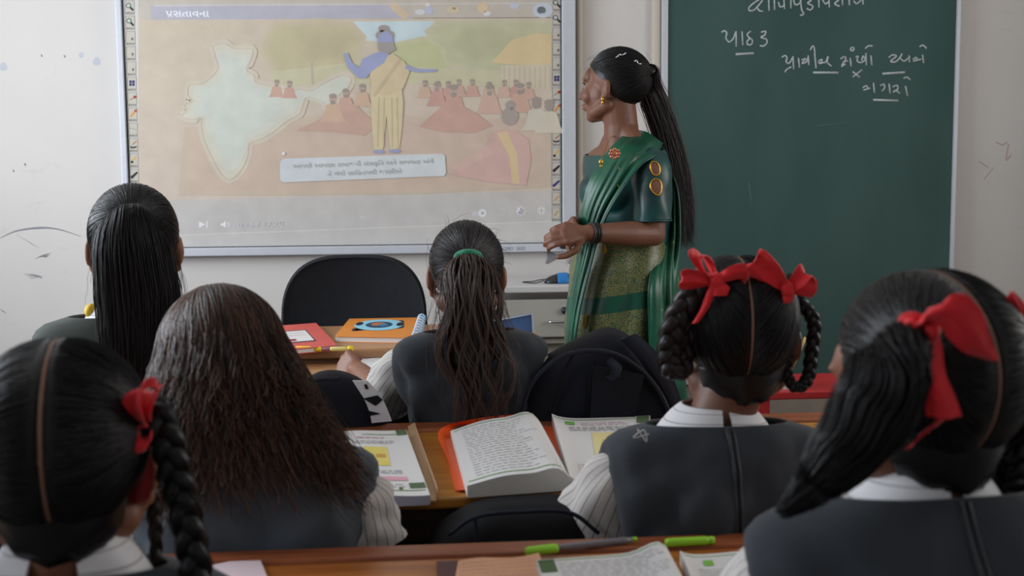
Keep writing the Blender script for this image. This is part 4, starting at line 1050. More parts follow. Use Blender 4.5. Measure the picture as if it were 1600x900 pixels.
def head_prims(mb, C, R, s, nose=1.0):
    C = np.array(C, float)
    def e(c, r): mb.ellipsoid(C + R @ (np.array(c) * s), np.array(r) * s, R)
    def cap(a, c, ra, rb): mb.capsule(C + R @ (np.array(a) * s), C + R @ (np.array(c) * s), ra * s, rb * s)
    e((0, -.012, .030), (.074, .092, .083)); e((0, .030, -.020), (.062, .060, .078))
    e((0, .040, -.068), (.046, .046, .038)); e((0, .072, -.094), (.020, .016, .016)); cap((0, .066, -.09), (.0, .03, -.075), .022, .03)
    e((0, .070, .030), (.05, .026, .035))
    cap((0, .091, .010), (0, .106, -.026), .0085, .0115 * nose); e((0, .110, -.032), (.011, .011, .009))
    for q in (-1, 1):
        e((q * .011, .099, -.034), (.008, .009, .007)); e((q * .034, .068, -.03), (.026, .024, .026)); e((q * .028, .083, .022), (.024, .010, .008))
        e((q * .029, .0775, .004), (.0145, .0125, .011))
        e((q * .076, -.004, -.012), (.010, .016, .028)); e((q * .084, -.012, -.006), (.0065, .012, .027)); cap((q * .083, -.016, .012), (q * .082, .002, .018), .006, .006); e((q * .077, .004, -.038), (.008, .009, .011))
        cap((q * .05, .0, -.055), (q * .03, .05, -.08), .022, .022)
    e((0, .0935, -.0565), (.021, .010, .0058)); e((0, .091, -.069), (.018, .0105, .0068)); e((0, .083, -.062), (.026, .012, .013))

def hand_prims(mb, W, d, n, side, s=1.0, curl=.5, spread=1.0):
    """W wrist, d direction of the fingers, n palm normal (the way the palm faces), side +1 = thumb lies towards cross(d, n)"""
    W = np.array(W, float); d = np.array(d, float); d /= np.linalg.norm(d)
    n = np.array(n, float); n -= d * np.dot(n, d); n /= np.linalg.norm(n)
    l = np.cross(d, n) * side
    K = W + d * .078 * s
    mb.capsule(W, W + d * .02 * s, .020 * s, .021 * s)
    for k in range(4):
        mb.capsule(W + d * .018 * s + l * (.012 - .008 * k) * s, K + l * (.027 - .018 * k) * s - d * (.004 if k in (0,) else .010 * (k == 3)) * s, .014 * s, .0125 * s)
    Ls = [(.036, .024, .019), (.041, .027, .020), (.038, .025, .020), (.030, .020, .017)]
    for k in range(4):
        p = K + l * (.027 - .018 * k) * s * (1 + .05 * spread) - d * (.004 if k == 0 else .010 * (k == 3)) * s
        ang = 0
        r = .0092 * s
        for j, L in enumerate(Ls[k]):
            ang += curl * (.75 + .2 * j) * (1 + .06 * k)
            q = p + (d * math.cos(ang) + n * math.sin(ang)) * L * s
            mb.capsule(p, q, r, r * .92, 10); p = q; r *= .92
    p = W + d * .022 * s + l * .020 * s + n * .004 * s
    dirs = [(d * .55 + l * .72 + n * .38), (d * .85 + l * .25 + n * .45 * (1 + curl)), (d * .95 - l * .10 * (1 + curl) + n * .45 * (1 + curl))]
    r = .0125 * s
    for v_, L in zip(dirs, (.040, .031, .025)):
        v_ = v_ / np.linalg.norm(v_); q = p + v_ * L * s
        mb.capsule(p, q, r, r * .9, 10); p = q; r *= .9

TAB = np.array([(0, .150, .105), (.2, .136, .098), (.4, .126, .090), (.6, .140, .094), (.74, .154, .094), (.85, .162, .086), (.915, .163, .075), (.95, .150, .066), (.975, .118, .058), (.99, .082, .053), (1.0, .056, .049)])
def torso_rings(hip, neck, axis, halfw, off=0.0, u0=0.0, u1=1.0, m=36, n=56, back=.02, depth=1.0, wr=0.0, seed=0, ex=2.3, flare=0.0, yaw_hip=None):
    hip = np.array(hip, float); neck = np.array(neck, float)
    ax = np.array(axis, float); ax /= np.linalg.norm(ax)
    ah = np.array(yaw_hip if yaw_hip is not None else (ax[0], ax[1], 0), float); ah /= np.linalg.norm(ah)
    k = halfw / .163
    fw0 = np.cross(np.array((0, 0, 1.0)), ah)
    mid = (hip + neck) / 2 - fw0 * back
    sp = catmull([hip, mid, neck], 60)
    out = []
    us = np.linspace(u0, u1, m)
    for u in us:
        c = np.array([np.interp(u, np.linspace(0, 1, 60), sp[:, q]) for q in range(3)])
        i = min(58, max(1, int(u * 59))); t = sp[i + 1] - sp[i - 1]; t /= np.linalg.norm(t)
        a = ah + (ax - ah) * min(1, max(0, (u - .2) / .6)); a -= t * np.dot(a, t); a /= np.linalg.norm(a)
        b_ = np.cross(t, a)
        rx = np.interp(u, TAB[:, 0], TAB[:, 1]) * k + off + flare * max(0, .35 - u); ry = np.interp(u, TAB[:, 0], TAB[:, 2]) * k * depth + off + flare * .6 * max(0, .35 - u)
        ring = []
        for th in np.linspace(0, 2 * np.pi, n, endpoint=False):
            cc, ss = math.cos(th), math.sin(th); e_ = 2 / ex
            p = c + a * math.copysign(abs(cc) ** e_, cc) * rx + b_ * math.copysign(abs(ss) ** e_, ss) * ry
            if wr:
                nn = noise.noise(V((p[0] * 13 + seed, p[1] * 13, p[2] * 3.5))) * 1.3 + .6 * noise.noise(V((p[0] * 26 + p[2] * 16, p[1] * 26 + seed, p[2] * 9))) + .5 * noise.noise(V((p[0] * 22 - p[2] * 20 + seed, p[1] * 22, p[2] * 12)))
                dd = p - c
                p = p + dd / (np.linalg.norm(dd) + 1e-9) * wr * nn * min(1, (1.02 - u) * 6)
            ring.append(p)
        out.append(ring)
    return np.array(out)

def surface(mb, P, th, closed=False, us=1.0, vs=1.0):
    """cloth sheet with real thickness th out of a grid P"""
    P = np.asarray(P, float); m, n = P.shape[:2]
    du = np.gradient(P, axis=1) if not closed else (np.roll(P, -1, 1) - np.roll(P, 1, 1)); dv = np.gradient(P, axis=0)
    N = np.cross(du, dv); N /= np.linalg.norm(N, axis=2)[:, :, None] + 1e-12
    Q = P - N * th
    mb.grid(P, closed, us, vs); mb.grid(Q, closed, us, vs, flip=True)
    mb.grid(np.array([P[0], Q[0]]), closed, us, .02, flip=True); mb.grid(np.array([P[-1], Q[-1]]), closed, us, .02)
    if not closed:
        mb.grid(np.array([P[:, 0], Q[:, 0]]), False); mb.grid(np.array([P[:, -1], Q[:, -1]]), False, flip=True)
    return mb

def sleeve(mb, S, E, Rr, inner, n=40, m=22, wr=.004, seed=0, end=.86):
    """short shirt sleeve from inside the shoulder along the upper arm; Rr = radii at shoulder, mid, hem"""
    S = np.array(S, float); E = np.array(E, float)
    path = catmull([S - (E - S) * .10, S + (E - S) * end * .35, S + (E - S) * end * .68, S + (E - S) * end], m)
    r = np.interp(np.linspace(0, 1, m), (0, .05, .12, .2, .3, .65, 1), (Rr[0] * .1, Rr[0] * .5, Rr[0] * .8, Rr[0] * .94, Rr[0], Rr[1], Rr[2]))
    T = np.gradient(path, axis=0); T /= np.linalg.norm(T, axis=1)[:, None]
    u = np.array((0, 1.0, 0.15)); rows = []
    for i in range(m):
        a = u - T[i] * np.dot(u, T[i]); a /= np.linalg.norm(a); b_ = np.cross(T[i], a); row = []
        for th in np.linspace(0, 2 * np.pi, n, endpoint=False):
            k = 1 + (wr / r[i]) * (noise.noise(V((math.cos(th) * 2 + seed, math.sin(th) * 2, i * .16))) * 1.6 + .7 * math.sin(th * 5 + i * .5 + seed) * i / m)
            row.append(path[i] + r[i] * k * (a * math.cos(th) + b_ * math.sin(th)))
        rows.append(row)
    return surface(mb, np.array(rows)[:, ::-1], .0025, True)

def collar_flaps(N, axis, s, gap, parent, lift=0.0, height=.028, m=None, tilt=0.0):
    N = np.array(N, float); a = np.array(axis, float); a /= np.linalg.norm(a)
    up = np.array((0, 0, 1.0)); b_ = np.cross(up, a); b_ /= np.linalg.norm(b_); up = np.cross(a, b_)
    up = up * math.cos(tilt) + b_ * math.sin(tilt); b_ = np.cross(up, a)
    for side in (-1, 1):
        rows = []
        for v_ in np.linspace(0, 1, 7):
            row = []
            for t in np.linspace(0, 1, 20):
                th = -math.pi / 2 + side * (gap + t * (math.pi * .93 - gap))
                rx = lerp(.050, .088, v_ ** 1.2) * s; ry = lerp(.050, .074, v_ ** 1.2) * s
                pinch = 1 + .06 * t * v_
                z = lift + .022 - (height + .004) * v_ ** 1.15 + .006 * math.sin(v_ * math.pi) - .010 * v_ * abs(math.cos(th)) ** 1.5
                row.append(N + a * math.cos(th) * rx * pinch + b_ * math.sin(th) * ry * pinch + up * z * s)
            rows.append(row)
        P = np.array(rows)
        if side > 0: P = P[:, ::-1]
        mb = MB(); surface(mb, P, -.003, False, 1.0, 1.0); mb.build('collar_flap', m or M_COLLAR, parent)

# ---- hair
def strands_mesh(mb, P, r0, r1, cols, ns=3):
    """P: (S, N, 3) strand polylines as thin tapering tubes"""
    S_, N_ = P.shape[:2]
    T = np.gradient(P, axis=1); T /= np.linalg.norm(T, axis=2)[:, :, None] + 1e-12
    ref = np.tile(np.array((.31, -.9, .3)), (S_, N_, 1))
    A = np.cross(T, ref); A /= np.linalg.norm(A, axis=2)[:, :, None] + 1e-9; B = np.cross(T, A)
    r = np.linspace(1, 0, N_)[None, :] * (r0 - r1) + r1
    r = np.broadcast_to(r, (S_, N_))[:, :, None]
    ang = np.linspace(0, 2 * np.pi, ns, endpoint=False)
    ring = np.stack([P + r * (math.cos(a) * A + math.sin(a) * B) for a in ang], 2)   # S,N,ns,3
    return ring
class Hair:
    def __init__(s): s.v = []; s.f = []; s.c = []; s.nv = 0
    def strands(s, P, r0, r1, base, jit=.35, seed=0, ns=3, tint=None):
        P = np.asarray(P, float); ring = strands_mesh(None, P, r0, r1, None, ns)
        S_, N_ = P.shape[:2]
        idx = np.arange(S_ * N_ * ns).reshape(S_, N_, ns) + s.nv
        a = idx[:, :-1, :]; b_ = np.roll(idx, -1, 2)[:, :-1, :]; c = np.roll(idx, -1, 2)[:, 1:, :]; d = idx[:, 1:, :]
        F = np.stack([a, b_, c, d], -1).reshape(-1, 4)
        rg = np.random.default_rng(seed)
        k = 1 + jit * (rg.random((S_, 1)) * 2 - 1)
        col = np.array(base)[None, :] * k
        if tint is not None:
            w = (rg.random((S_, 1)) ** 2); col = col * (1 - w) + np.array(tint)[None, :] * w
        s.v.append(ring.reshape(-1, 3)); s.f.append(F); s.c.append(np.repeat(col, (N_ - 1) * ns, 0)); s.nv += S_ * N_ * ns
    def build(s, name, parent, m=None):
        Vv = np.vstack(s.v); Ff = np.vstack(s.f); Cc = np.vstack(s.c)
        me = bpy.data.meshes.new(name)
        me.vertices.add(len(Vv)); me.vertices.foreach_set('co', Vv.ravel())
        me.loops.add(len(Ff) * 4); me.loops.foreach_set('vertex_index', Ff.ravel().astype(np.int32))
        me.polygons.add(len(Ff)); me.polygons.foreach_set('loop_start', np.arange(0, len(Ff) * 4, 4, dtype=np.int32))
        me.update(calc_edges=True)
        ca = me.color_attributes.new('Col', 'FLOAT_COLOR', 'CORNER')
        cc = np.ones((len(Ff), 4, 4)); cc[:, :, :3] = Cc[:, None, :]
        ca.data.foreach_set('color', cc.ravel())
        o = link_mesh(name, me, m or M_HAIR, parent, True)
        o['kind'] = 'stuff'
        return o

SKR = np.array((.0815, .1005, .0925)); SKC = np.array((0, -.0135, .0285))
class Head:
    def __init__(s, C, R, sc): s.C = np.array(C, float); s.R = np.array(R, float); s.s = sc
    def P(s, d, k=1.0):
        """world point of skull direction d (head frame) at k times the hair-cap radius"""
        d = np.asarray(d, float); d = d / np.linalg.norm(d, axis=-1, keepdims=True)
        kk = np.asarray(k, float)
        if kk.ndim: kk = kk[..., None]
        return s.C + ((SKC + d * SKR * kk) * s.s) @ s.R.T
    def L(s, p): return s.C + (np.asarray(p, float) * s.s) @ s.R.T
FRONT = [0.0]
def is_hair(d):
    z = d[2]
    lim = np.interp(z, (-1, -.82, -.6, -.3, .05, .35, .55, .75, 1), (-2, -.45, -.10, .02, .20, .52, .74, 1.1, 2))
    return d[1] < lim + FRONT[0] * np.interp(z, (-.3, .1), (0, 1))
def cap_mesh(hd, parent, col, part=None, k=1.0, tilt=0.0):
    """scalp hair as one shell; part = half width of a skin-showing parting down the back"""
    mb = MB(); mb.col = col
    n, m = 72, 40
    th = np.linspace(.02, math.pi * .86, m); ph = np.linspace(0, 2 * math.pi, n, endpoint=False)
    D = np.stack([np.outer(np.sin(th), np.cos(ph)), np.outer(np.sin(th), np.sin(ph)), np.outer(np.cos(th), np.ones(n))], -1)
    kk = np.full((m, n), k)
    if part is not None:
        x = D[..., 0] - tilt * D[..., 2]
        g = np.exp(-(x / part) ** 2); kk = kk - .032 * g
        kk += .008 * np.exp(-((np.abs(x) - .3) / .25) ** 2)
    PP = hd.P(D, kk)
    F_ = []
    for i in range(m - 1):
        for j in range(n):
            j2 = (j + 1) % n
            c = (D[i, j] + D[i + 1, j2]) / 2
            if is_hair(c): F_.append([i * n + j, (i + 1) * n + j, (i + 1) * n + j2, i * n + j2])
    mb.add(PP.reshape(-1, 3), F_)
    mb.add([hd.P((0, 0, 1), k)] + [PP[0, j] for j in range(n)], [[0, 1 + j, 1 + (j + 1) % n] for j in range(n)])
    return mb.build('scalp_hair', M_HAIR, parent)
def slerp(a, b, u):
    a = a / np.linalg.norm(a, axis=-1, keepdims=True); b = b / np.linalg.norm(b, axis=-1, keepdims=True)
    w = np.arccos(np.clip((a * b).sum(-1, keepdims=True), -1, 1)); sw = np.sin(w) + 1e-6
    return (np.sin((1 - u) * w) * a + np.sin(u * w) * b) / sw
def combed(hd, hair, starts, tie, base, r=.0009, k0=.985, k1=1.03, kend=1.06, n=14, seed=0, jit=.5, tint=None, messy=.0):
    rg = np.random.default_rng(seed); st = np.asarray(starts, float); S_ = len(st)
    tie = np.asarray(tie, float) + rg.normal(0, .045, (S_, 3))
    U = np.linspace(0, 1, n); lift = rg.random(S_) * .022
    Pp = np.zeros((S_, n, 3)); wob = rg.normal(0, messy, (S_, 3))
    for i, u in enumerate(U):
        d = slerp(st, tie, u) + wob * math.sin(u * math.pi)
        k = np.interp(u, (0, .15, .6, 1), (k0, k1 - .02, k1, kend)) + lift * math.sin(min(1, u * 1.4) * math.pi * .8)
        Pp[:, i] = hd.P(d, k)
    hair.strands(Pp, r * hd.s, r * .8 * hd.s, base, jit, seed, tint=tint)
def hairline_starts(n, seed, x_side=0):
    rg = np.random.default_rng(seed); out = []
    while len(out) < n:
        d = rg.normal(0, 1, 3); d /= np.linalg.norm(d)
        if not is_hair(d): continue
        if x_side and d[0] * x_side < .02: continue
        # towards the border of the hair
        if rg.random() < .55:
            e = d.copy()
            for _ in range(20):
                f = e + np.array((0, .06, -.04)) ; f /= np.linalg.norm(f)
                if not is_hair(f): break
                e = f
            d = e
        out.append(d)
    return np.array(out)
def part_starts(n, seed, side, tilt=0.0, off=.03):
    rg = np.random.default_rng(seed); a = np.radians(rg.uniform(35, 250, n))
    d = np.stack([side * (off + rg.random(n) * .02) + tilt * np.sin(a), np.cos(a), np.sin(a)], -1)
    return d / np.linalg.norm(d, axis=1)[:, None]
def pony(hair, path, rx, ry, lat, n, base, seed=0, wave=.0, wfreq=3.0, r=.0011, segs=26, ends=(.72, 1.0), clump=0.0, jit=.45, tint=None, frizz=.0):
    rg = np.random.default_rng(seed)
    path = catmull(path, 60); lat = np.array(lat, float)
    U = np.linspace(0, 1, segs)
    q = np.sqrt(rg.random(n)) ** .8; th = rg.random(n) * 2 * np.pi
    a = q * np.cos(th); b_ = q * np.sin(th)
    if clump:
        nc = 26; ca = rg.normal(0, .5, nc); ci = np.argmin(np.abs(a[:, None] - ca[None]), 1)
    L = rg.uniform(*ends, n); ph = rg.random(n) * 6.28; ph2 = rg.random(n) * 6.28
    if clump: ph = ci * 1.7 + rg.normal(0, .25, n)
    Pp = np.zeros((n, segs, 3))
    T = np.gradient(path, axis=0); T /= np.linalg.norm(T, axis=1)[:, None]
    for i, u in enumerate(U):
        t = u * L
        c = np.stack([np.interp(t, np.linspace(0, 1, 60), path[:, k]) for k in range(3)], -1)
        tt = np.stack([np.interp(t, np.linspace(0, 1, 60), T[:, k]) for k in range(3)], -1)
        la = lat - tt * (tt @ lat)[:, None]; la /= np.linalg.norm(la, axis=1)[:, None]
        de = np.cross(tt, la)
        X = np.interp(t, np.linspace(0, 1, len(rx)), rx); Y_ = np.interp(t, np.linspace(0, 1, len(ry)), ry)
        aa = a.copy()
        if clump: aa = a * (1 - clump * u) + ca[ci] * clump * u
        off = la * (aa * X + wave * u ** .7 * np.sin(wfreq * 6.28 * t + ph))[:, None] + de * (b_ * Y_ + wave * .6 * u * np.cos(wfreq * 6.28 * t + ph2))[:, None]
        if frizz: off = off + rg.normal(0, frizz, (n, 3)) * u
        Pp[:, i] = c + off
    hair.strands(Pp, r, r * .35, base, jit, seed, tint=tint)
def pony_core(path, rx, ry, lat, parent, col, name='hair_core', shrink=.72, end=.86):
    path = catmull(path, 60)[:int(60 * end)]; m = len(path); lat = np.array(lat, float)
    T = np.gradient(path, axis=0); T /= np.linalg.norm(T, axis=1)[:, None]; rows = []
    for i in range(m):
        u = i / (m - 1) * end
        la = lat - T[i] * np.dot(T[i], lat); la /= np.linalg.norm(la); de = np.cross(T[i], la)
        X = np.interp(u, np.linspace(0, 1, len(rx)), rx) * shrink; Y_ = np.interp(u, np.linspace(0, 1, len(ry)), ry) * shrink
        if i > m - 8: X *= (m - i) / 8; Y_ *= (m - i) / 8
        rows.append([path[i] + la * X * math.cos(t) * (1 + .06 * math.sin(5 * t + i * .1)) + de * Y_ * math.sin(t) for t in np.linspace(0, 2 * math.pi, 24, endpoint=False)])
    mb = MB(); mb.col = col; mb.loft(rows); return mb.build(name, M_HAIR, parent)
def braid(path, width, turns, parent, lat, col=HB, name='braid', n=150, taper=(1, 1, .8), fuzz=60, seed=1):
    path = catmull(path, n); T = np.gradient(path, axis=0); T /= np.linalg.norm(T, axis=1)[:, None]
    mb = MB(); mb.col = col; lat = np.array(lat, float); U = np.linspace(0, 1, n)
    la = lat[None] - T * (T @ lat)[:, None]; la /= np.linalg.norm(la, axis=1)[:, None] + 1e-9; de = np.cross(T, la)
    w = np.interp(U, np.linspace(0, 1, len(taper)), taper) * width
    H = Hair()
    for k in range(3):
        f = 2 * np.pi * turns * U + k * 2 * np.pi / 3
        Q = path + la * (np.sin(f) * w * .52)[:, None] + de * (np.sin(2 * f) * w * .30)[:, None]
        rad = w * (.50 + .05 * np.cos(2 * f))
        c3 = tuple(c * (1 + .15 * (k - 1)) for c in col); mb.col = c3
        mb.tube(Q, rad, 10, True)
        # fine hairs lying along each strand
        rg = np.random.default_rng(seed + k)
        st = []
        T2 = np.gradient(Q, axis=0); T2 /= np.linalg.norm(T2, axis=1)[:, None]
        A = np.cross(T2, np.array((.3, .9, .2))); A /= np.linalg.norm(A, axis=1)[:, None]; B = np.cross(T2, A)
        for _ in range(fuzz):
            th = rg.random() * 6.28; i0 = rg.integers(0, n - 22); sl = slice(i0, i0 + 20, 2)
            st.append(Q[sl] + (A[sl] * math.cos(th) + B[sl] * math.sin(th)) * (rad[sl] * (1.0 + .05 * rg.random()))[:, None])
        H.strands(np.array(st), .0007, .0003, col, .6, seed + k)
    o = mb.build(name, M_HAIR, parent)
    H.build('braid_hairs', o if o.parent is None else parent)
    return o
def ribbon(mb, path, wdir, w, th=.0012, n=26):
    """w: list of widths along the path; wdir: width direction (one or list)"""
    P = catmull(path, n); W = np.interp(np.linspace(0, 1, n), np.linspace(0, 1, len(w)), w)
    wd = np.array(wdir, float)
    if wd.ndim == 1: wd = np.tile(wd, (2, 1))
    D = np.stack([np.interp(np.linspace(0, 1, n), np.linspace(0, 1, len(wd)), wd[:, k]) for k in range(3)], -1); D /= np.linalg.norm(D, axis=1)[:, None]
    T = np.gradient(P, axis=0); T /= np.linalg.norm(T, axis=1)[:, None] + 1e-9; Nn = np.cross(T, D); Nn /= np.linalg.norm(Nn, axis=1)[:, None] + 1e-9
    G = np.stack([P + D * (W * q)[:, None] + Nn * (W * .12 * math.cos(q * math.pi * 2))[:, None] for q in np.linspace(-.5, .5, 7)], 1)
    return surface(mb, G, th)
def flyaways(hd, hair, n, seed, base, length=.05, r=.0004):
    rg = np.random.default_rng(seed); st = hairline_starts(n, seed + 9); N_ = 8; Pp = np.zeros((n, N_, 3))
    d2 = st + rg.normal(0, .5, (n, 3))
    for i, u in enumerate(np.linspace(0, 1, N_)):
        Pp[:, i] = hd.P(slerp(st, d2, u), 1.0 + u * (1.6 - u) * length / .09 * rg.random(n) * 1.0 if False else 1.0 + u * .25 * (.3 + (np.arange(n) % 7) / 7))
    hair.strands(Pp, r, r * .5, base, .4, seed)

def nape(hd, parent, base):
    """hair growing down onto the back of the neck"""
    mb = MB(); mb.col = base
    rows = []
    for u in np.linspace(0, 1, 12):
        z = lerp(-.030, -.080, u); w = np.interp(u, (0, .5, .8, 1), (.062, .056, .046, .026)); y0 = np.interp(u, (0, .4, 1), (-.080, -.077, -.068))
        rows.append([hd.L((math.cos(t) * w, y0 + .012 + (1 + math.sin(t)) * .02 + 5 * (math.cos(t) * w) ** 2 - (.012 if math.sin(t) < 0 else 0) * abs(math.sin(t)), z + .004 * math.sin(6 * t + u * 9) * u)) for t in np.linspace(0, 2 * math.pi, 32, endpoint=False)])
    mb.loft(rows); return mb.build('nape_hair', M_HAIR, parent)

def seated_girl(name, label, hd, neck, axis, halfw, hip, armL, armR, parent=None, skin=SKIN_D, pin=M_PIN, hands=((.9, 1), (.9, 1)), voxel=.0055, nk=.043, wr=.018, seed=0, gap=.05, depth=1.0,
                col_lift=0.0, zip_=True, col_height=.028, sleeves=((.056, .062, .060), (.056, .062, .060)), smooth=5, u1=.985, col_tilt=0.0, in_pull=.045):
    """arm = (elbow, wrist, finger direction, palm normal)"""
    ax = np.array(axis, float); ax /= np.linalg.norm(ax); neck = np.array(neck, float); hip = np.array(hip, float)
    fw = np.cross((0, 0, 1.0), ax); fw /= np.linalg.norm(fw)
    root = thing(name, label, 'person', (hip[0], hip[1], SEAT), 0, 'pupils in grey pinafores')
    mb = MB()
    head_prims(mb, hd.C, hd.R, hd.s)
    mb.chain([neck - np.array((0, 0, .03)), lerp(neck, hd.L((0, -.025, -.05)), .5), hd.L((0, -.02, -.045))], [nk * 1.15, nk, nk * 1.05], 18)
    mb.loft(torso_rings(hip, neck - np.array((0, 0, .006)), ax, halfw, -.010, depth=depth))
    arms = []
    for side, (arm, hnd) in enumerate(((armL, hands[0]), (armR, hands[1]))):
        q = -1 if side == 0 else 1
        S = neck + ax * q * halfw * .84 - np.array((0, 0, .074)) * halfw / .163
        E, W_, d, nrm = [np.array(x, float) for x in arm]
        mb.chain([S, E, W_], [.030, .031, .0215], 14)
        hand_prims(mb, W_, d, nrm, (1 if side == 0 else -1) * 1, .88, *hnd)
        arms.append((S, E))
    kz = SEAT + .075
    for q in (-1, 1):
        h = np.array((hip[0], hip[1], kz)) + ax * q * .075; h[2] = kz
        kn = h + fw * .34; an = kn + fw * .03; an[2] = .075
        mb.chain([h, kn, an], [.072, .050, .032], 14); mb.capsule(an - np.array((0, 0, .04)), an + fw * .12 - np.array((0, 0, .045)), .030, .024)
    me = remesh(mb, voxel, smooth)
    body = link_mesh('body', me, skin, root, True)
    # pinafore
    R_ = torso_rings(hip, neck, ax, halfw, .014, 0.0, u1, 44, 72, depth=depth, wr=wr, seed=seed, flare=.06)
    pb = MB(); surface(pb, R_[:, ::-1], .003, True); pf = pb.build('pinafore', pin, root)
    rim = np.vstack([R_[-1], R_[-1][:1]]); rb = MB(); rb.tube(rim, .0032, 6, False); rb.build('neckline_hem', pin, root)
    kb = MB(); rows = []
    for u in np.linspace(0, 1, 12):
        c = np.array((hip[0], hip[1], kz - .005)) + fw * (-.10 + u * .47)
        rows.append([c + ax * math.cos(t) * (.165 + .02 * u) * (1 + .02 * math.sin(9 * t + 3 * u)) * (.62 if u == 0 else 1) + np.array((0, 0, 1.0)) * math.sin(t) * (.066 if math.sin(t) > 0 else .066) * (.7 if u == 0 else 1) for t in np.linspace(0, 2 * math.pi, 40, endpoint=False)])
    kb.loft(rows); kb.build('skirt', pin, root)
    if zip_:
        i = int(72 * .75); line = R_[6:, i]; out = line - fw * .004
        zb_ = MB(); zb_.tube(out - ax * .004, .0028, 6); zb_.tube(out + ax * .004, .0022, 6); z_ = zb_.build('zip', M_SEAMD, root)
    for side, (S, E) in enumerate(arms):
        q = -1 if side == 0 else 1
        sb = MB(); sleeve(sb, S + ax * q * .006, E, sleeves[side], S - ax * q * in_pull, seed=seed + side * 3); sb.build('shirt_sleeve', M_SHIRT, root)
    if gap is not None: collar_flaps(neck + np.array((0, 0, -.004)), ax, halfw / .163 * 1.0, gap, root, col_lift, col_height, tilt=col_tilt)
    return root
# ------------------------------------------------------------------ the pupils
# --- girl with long straight ponytail, front left
YA = 2.2
hA = Head(pt(211, 388, YA), rot(9, 2, 0), .98)
nkA = pt(207, 487, YA + .0)
gA = seated_girl('person', 'pupil with very long straight dark ponytail sitting in front of the white wall', hA, nkA, (1, .03, 0), .168, (nkA.x + .005, YA + .03, SEAT + .02),
    (pt(100, 600, YA + .06), pt(150, 600, YA + .32), (.3, 1, 0), (0, 0, -1)), (pt(315, 600, YA + .06), pt(280, 600, YA + .32), (-.3, 1, 0), (0, 0, -1)), seed=1, zip_=False, gap=.1, skin=SKIN_B,
    sleeves=((.047, .05, .05), (.047, .05, .05)), pin=mat('olive_grey_pinafore', srgb(66, 70, 66), .85, .2, var=.12, vscale=18, sheen=.1))
yb = MB(); q = pt(143, 486, YA - .02); yb.ellipsoid(q, (.012, .02, .014)); yb.build('yellow_hair_band', mat('yellow_cloth', srgb(226, 186, 40), .7), gA)
H = Hair(); tieA = np.array((.05, -.92, .48))
combed(hA, H, hairline_starts(1100, 11), tieA, HB, seed=1, r=.00085)
H.build('combed_hair', gA); cap_mesh(hA, gA, HB)
b0 = hA.P(tieA, 1.06)
pathA = [b0, hA.P((.05, -1.0, .30), 1.16), hA.P((.05, -1.05, -.1), 1.18), pt(216, 470, YA - .13), pt(218, 560, YA - .135), pt(214, 660, YA - .13)]
lat = hA.R[:, 0]
rxA = [.024, .040, .055, .066, .074, .072, .064, .05]; ryA = [.02, .03, .03, .03, .028, .026, .022, .02]
H = Hair(); pony(H, pathA, rxA, ryA, lat, 1900, srgb(20, 17, 19), 3, .003, 1.4, r=.0009, ends=(.8, 1.0), tint=srgb(40, 30, 30)); 
pony(H, pathA, [x * 1.12 for x in rxA], ryA, lat, 120, srgb(20, 17, 19), 5, .010, 1.2, r=.0008, ends=(.5, .9), frizz=.001); H.build('ponytail', gA)
pony_core(pathA, rxA, ryA, lat, gA, HB)
mb = MB(); mb.col = HB; mb.ellipsoid(hA.P(tieA, 1.05), (.03, .018, .014), hA.R); mb.build('hair_tie', M_HAIR, gA)

# --- girl with green hair tie, front centre
YB_ = 2.25
hB = Head(pt(729, 431, YB_), rot(-3, -4, 0), .88)
nkB = pt(733, 513, YB_ - .005)
eB = pt(606, 622, YB_ + .12); wB = ptz(562, 580, .745)
gB = seated_girl('person', 'pupil with wavy ponytail held by a green tie writing at the front desk', hB, nkB, (1, -.04, 0), .134, (nkB.x + .01, YB_ + .02, SEAT + .02),
    (eB, wB, (-.45, .6, .15), (.75, .5, -.4)), (pt(826, 640, YB_ + .06), pt(780, 600, YB_ + .3), (-.3, 1, 0), (0, 0, -1)), seed=2, zip_=False, gap=None, hands=((1.35, 1), (.6, 1)), skin=SKIN_B,
    sleeves=((.046, .054, .056), (.052, .054, .052)), voxel=.0045)
H = Hair(); tieB = np.array((.05, -1.0, .06)); hbB = srgb(24, 21, 23)
combed(hB, H, hairline_starts(1100, 21), tieB, hbB, seed=2, r=.00085, tint=srgb(60, 54, 56), messy=.02); flyaways(hB, H, 50, 4, HB)
H.build('combed_hair', gB); cap_mesh(hB, gB, hbB)
pathB = [hB.P(tieB, 1.04), hB.P((.05, -1.0, -.14), 1.22), pt(735, 478, YB_ - .15), pt(737, 540, YB_ - .14), pt(745, 600, YB_ - .14), pt(748, 665, YB_ - .13)]
rxB = [.017, .036, .052, .062, .072, .074, .068, .05]; ryB = [.02, .03, .03, .03, .026, .024, .02]
hpB = srgb(64, 52, 48)
H = Hair(); pony(H, pathB, rxB, ryB, hB.R[:, 0], 1300, hpB, 7, .013, 2.3, r=.0009, ends=(.6, 1.0), clump=.75, tint=srgb(110, 88, 78))
pony(H, pathB, [x * 1.15 for x in rxB], ryB, hB.R[:, 0], 110, hpB, 9, .012, 1.7, r=.0008, ends=(.5, 1.0), frizz=.0015, tint=srgb(96, 76, 68)); H.build('ponytail', gB)
pony_core(pathB, rxB, ryB, hB.R[:, 0], gB, srgb(34, 28, 28), shrink=.6, end=.8)
mb = MB(); c = hB.P(tieB, 1.16)
mb.tube([c + hB.R @ np.array((.021 * math.cos(t), -.002 + .004 * math.sin(t * 3), .010 * math.sin(t) + .004)) for t in np.linspace(0, 2 * math.pi, 30)], .0072, 8); mb.build('hair_tie', mat('green_elastic', srgb(20, 124, 92), .7, sheen=.3), gB)

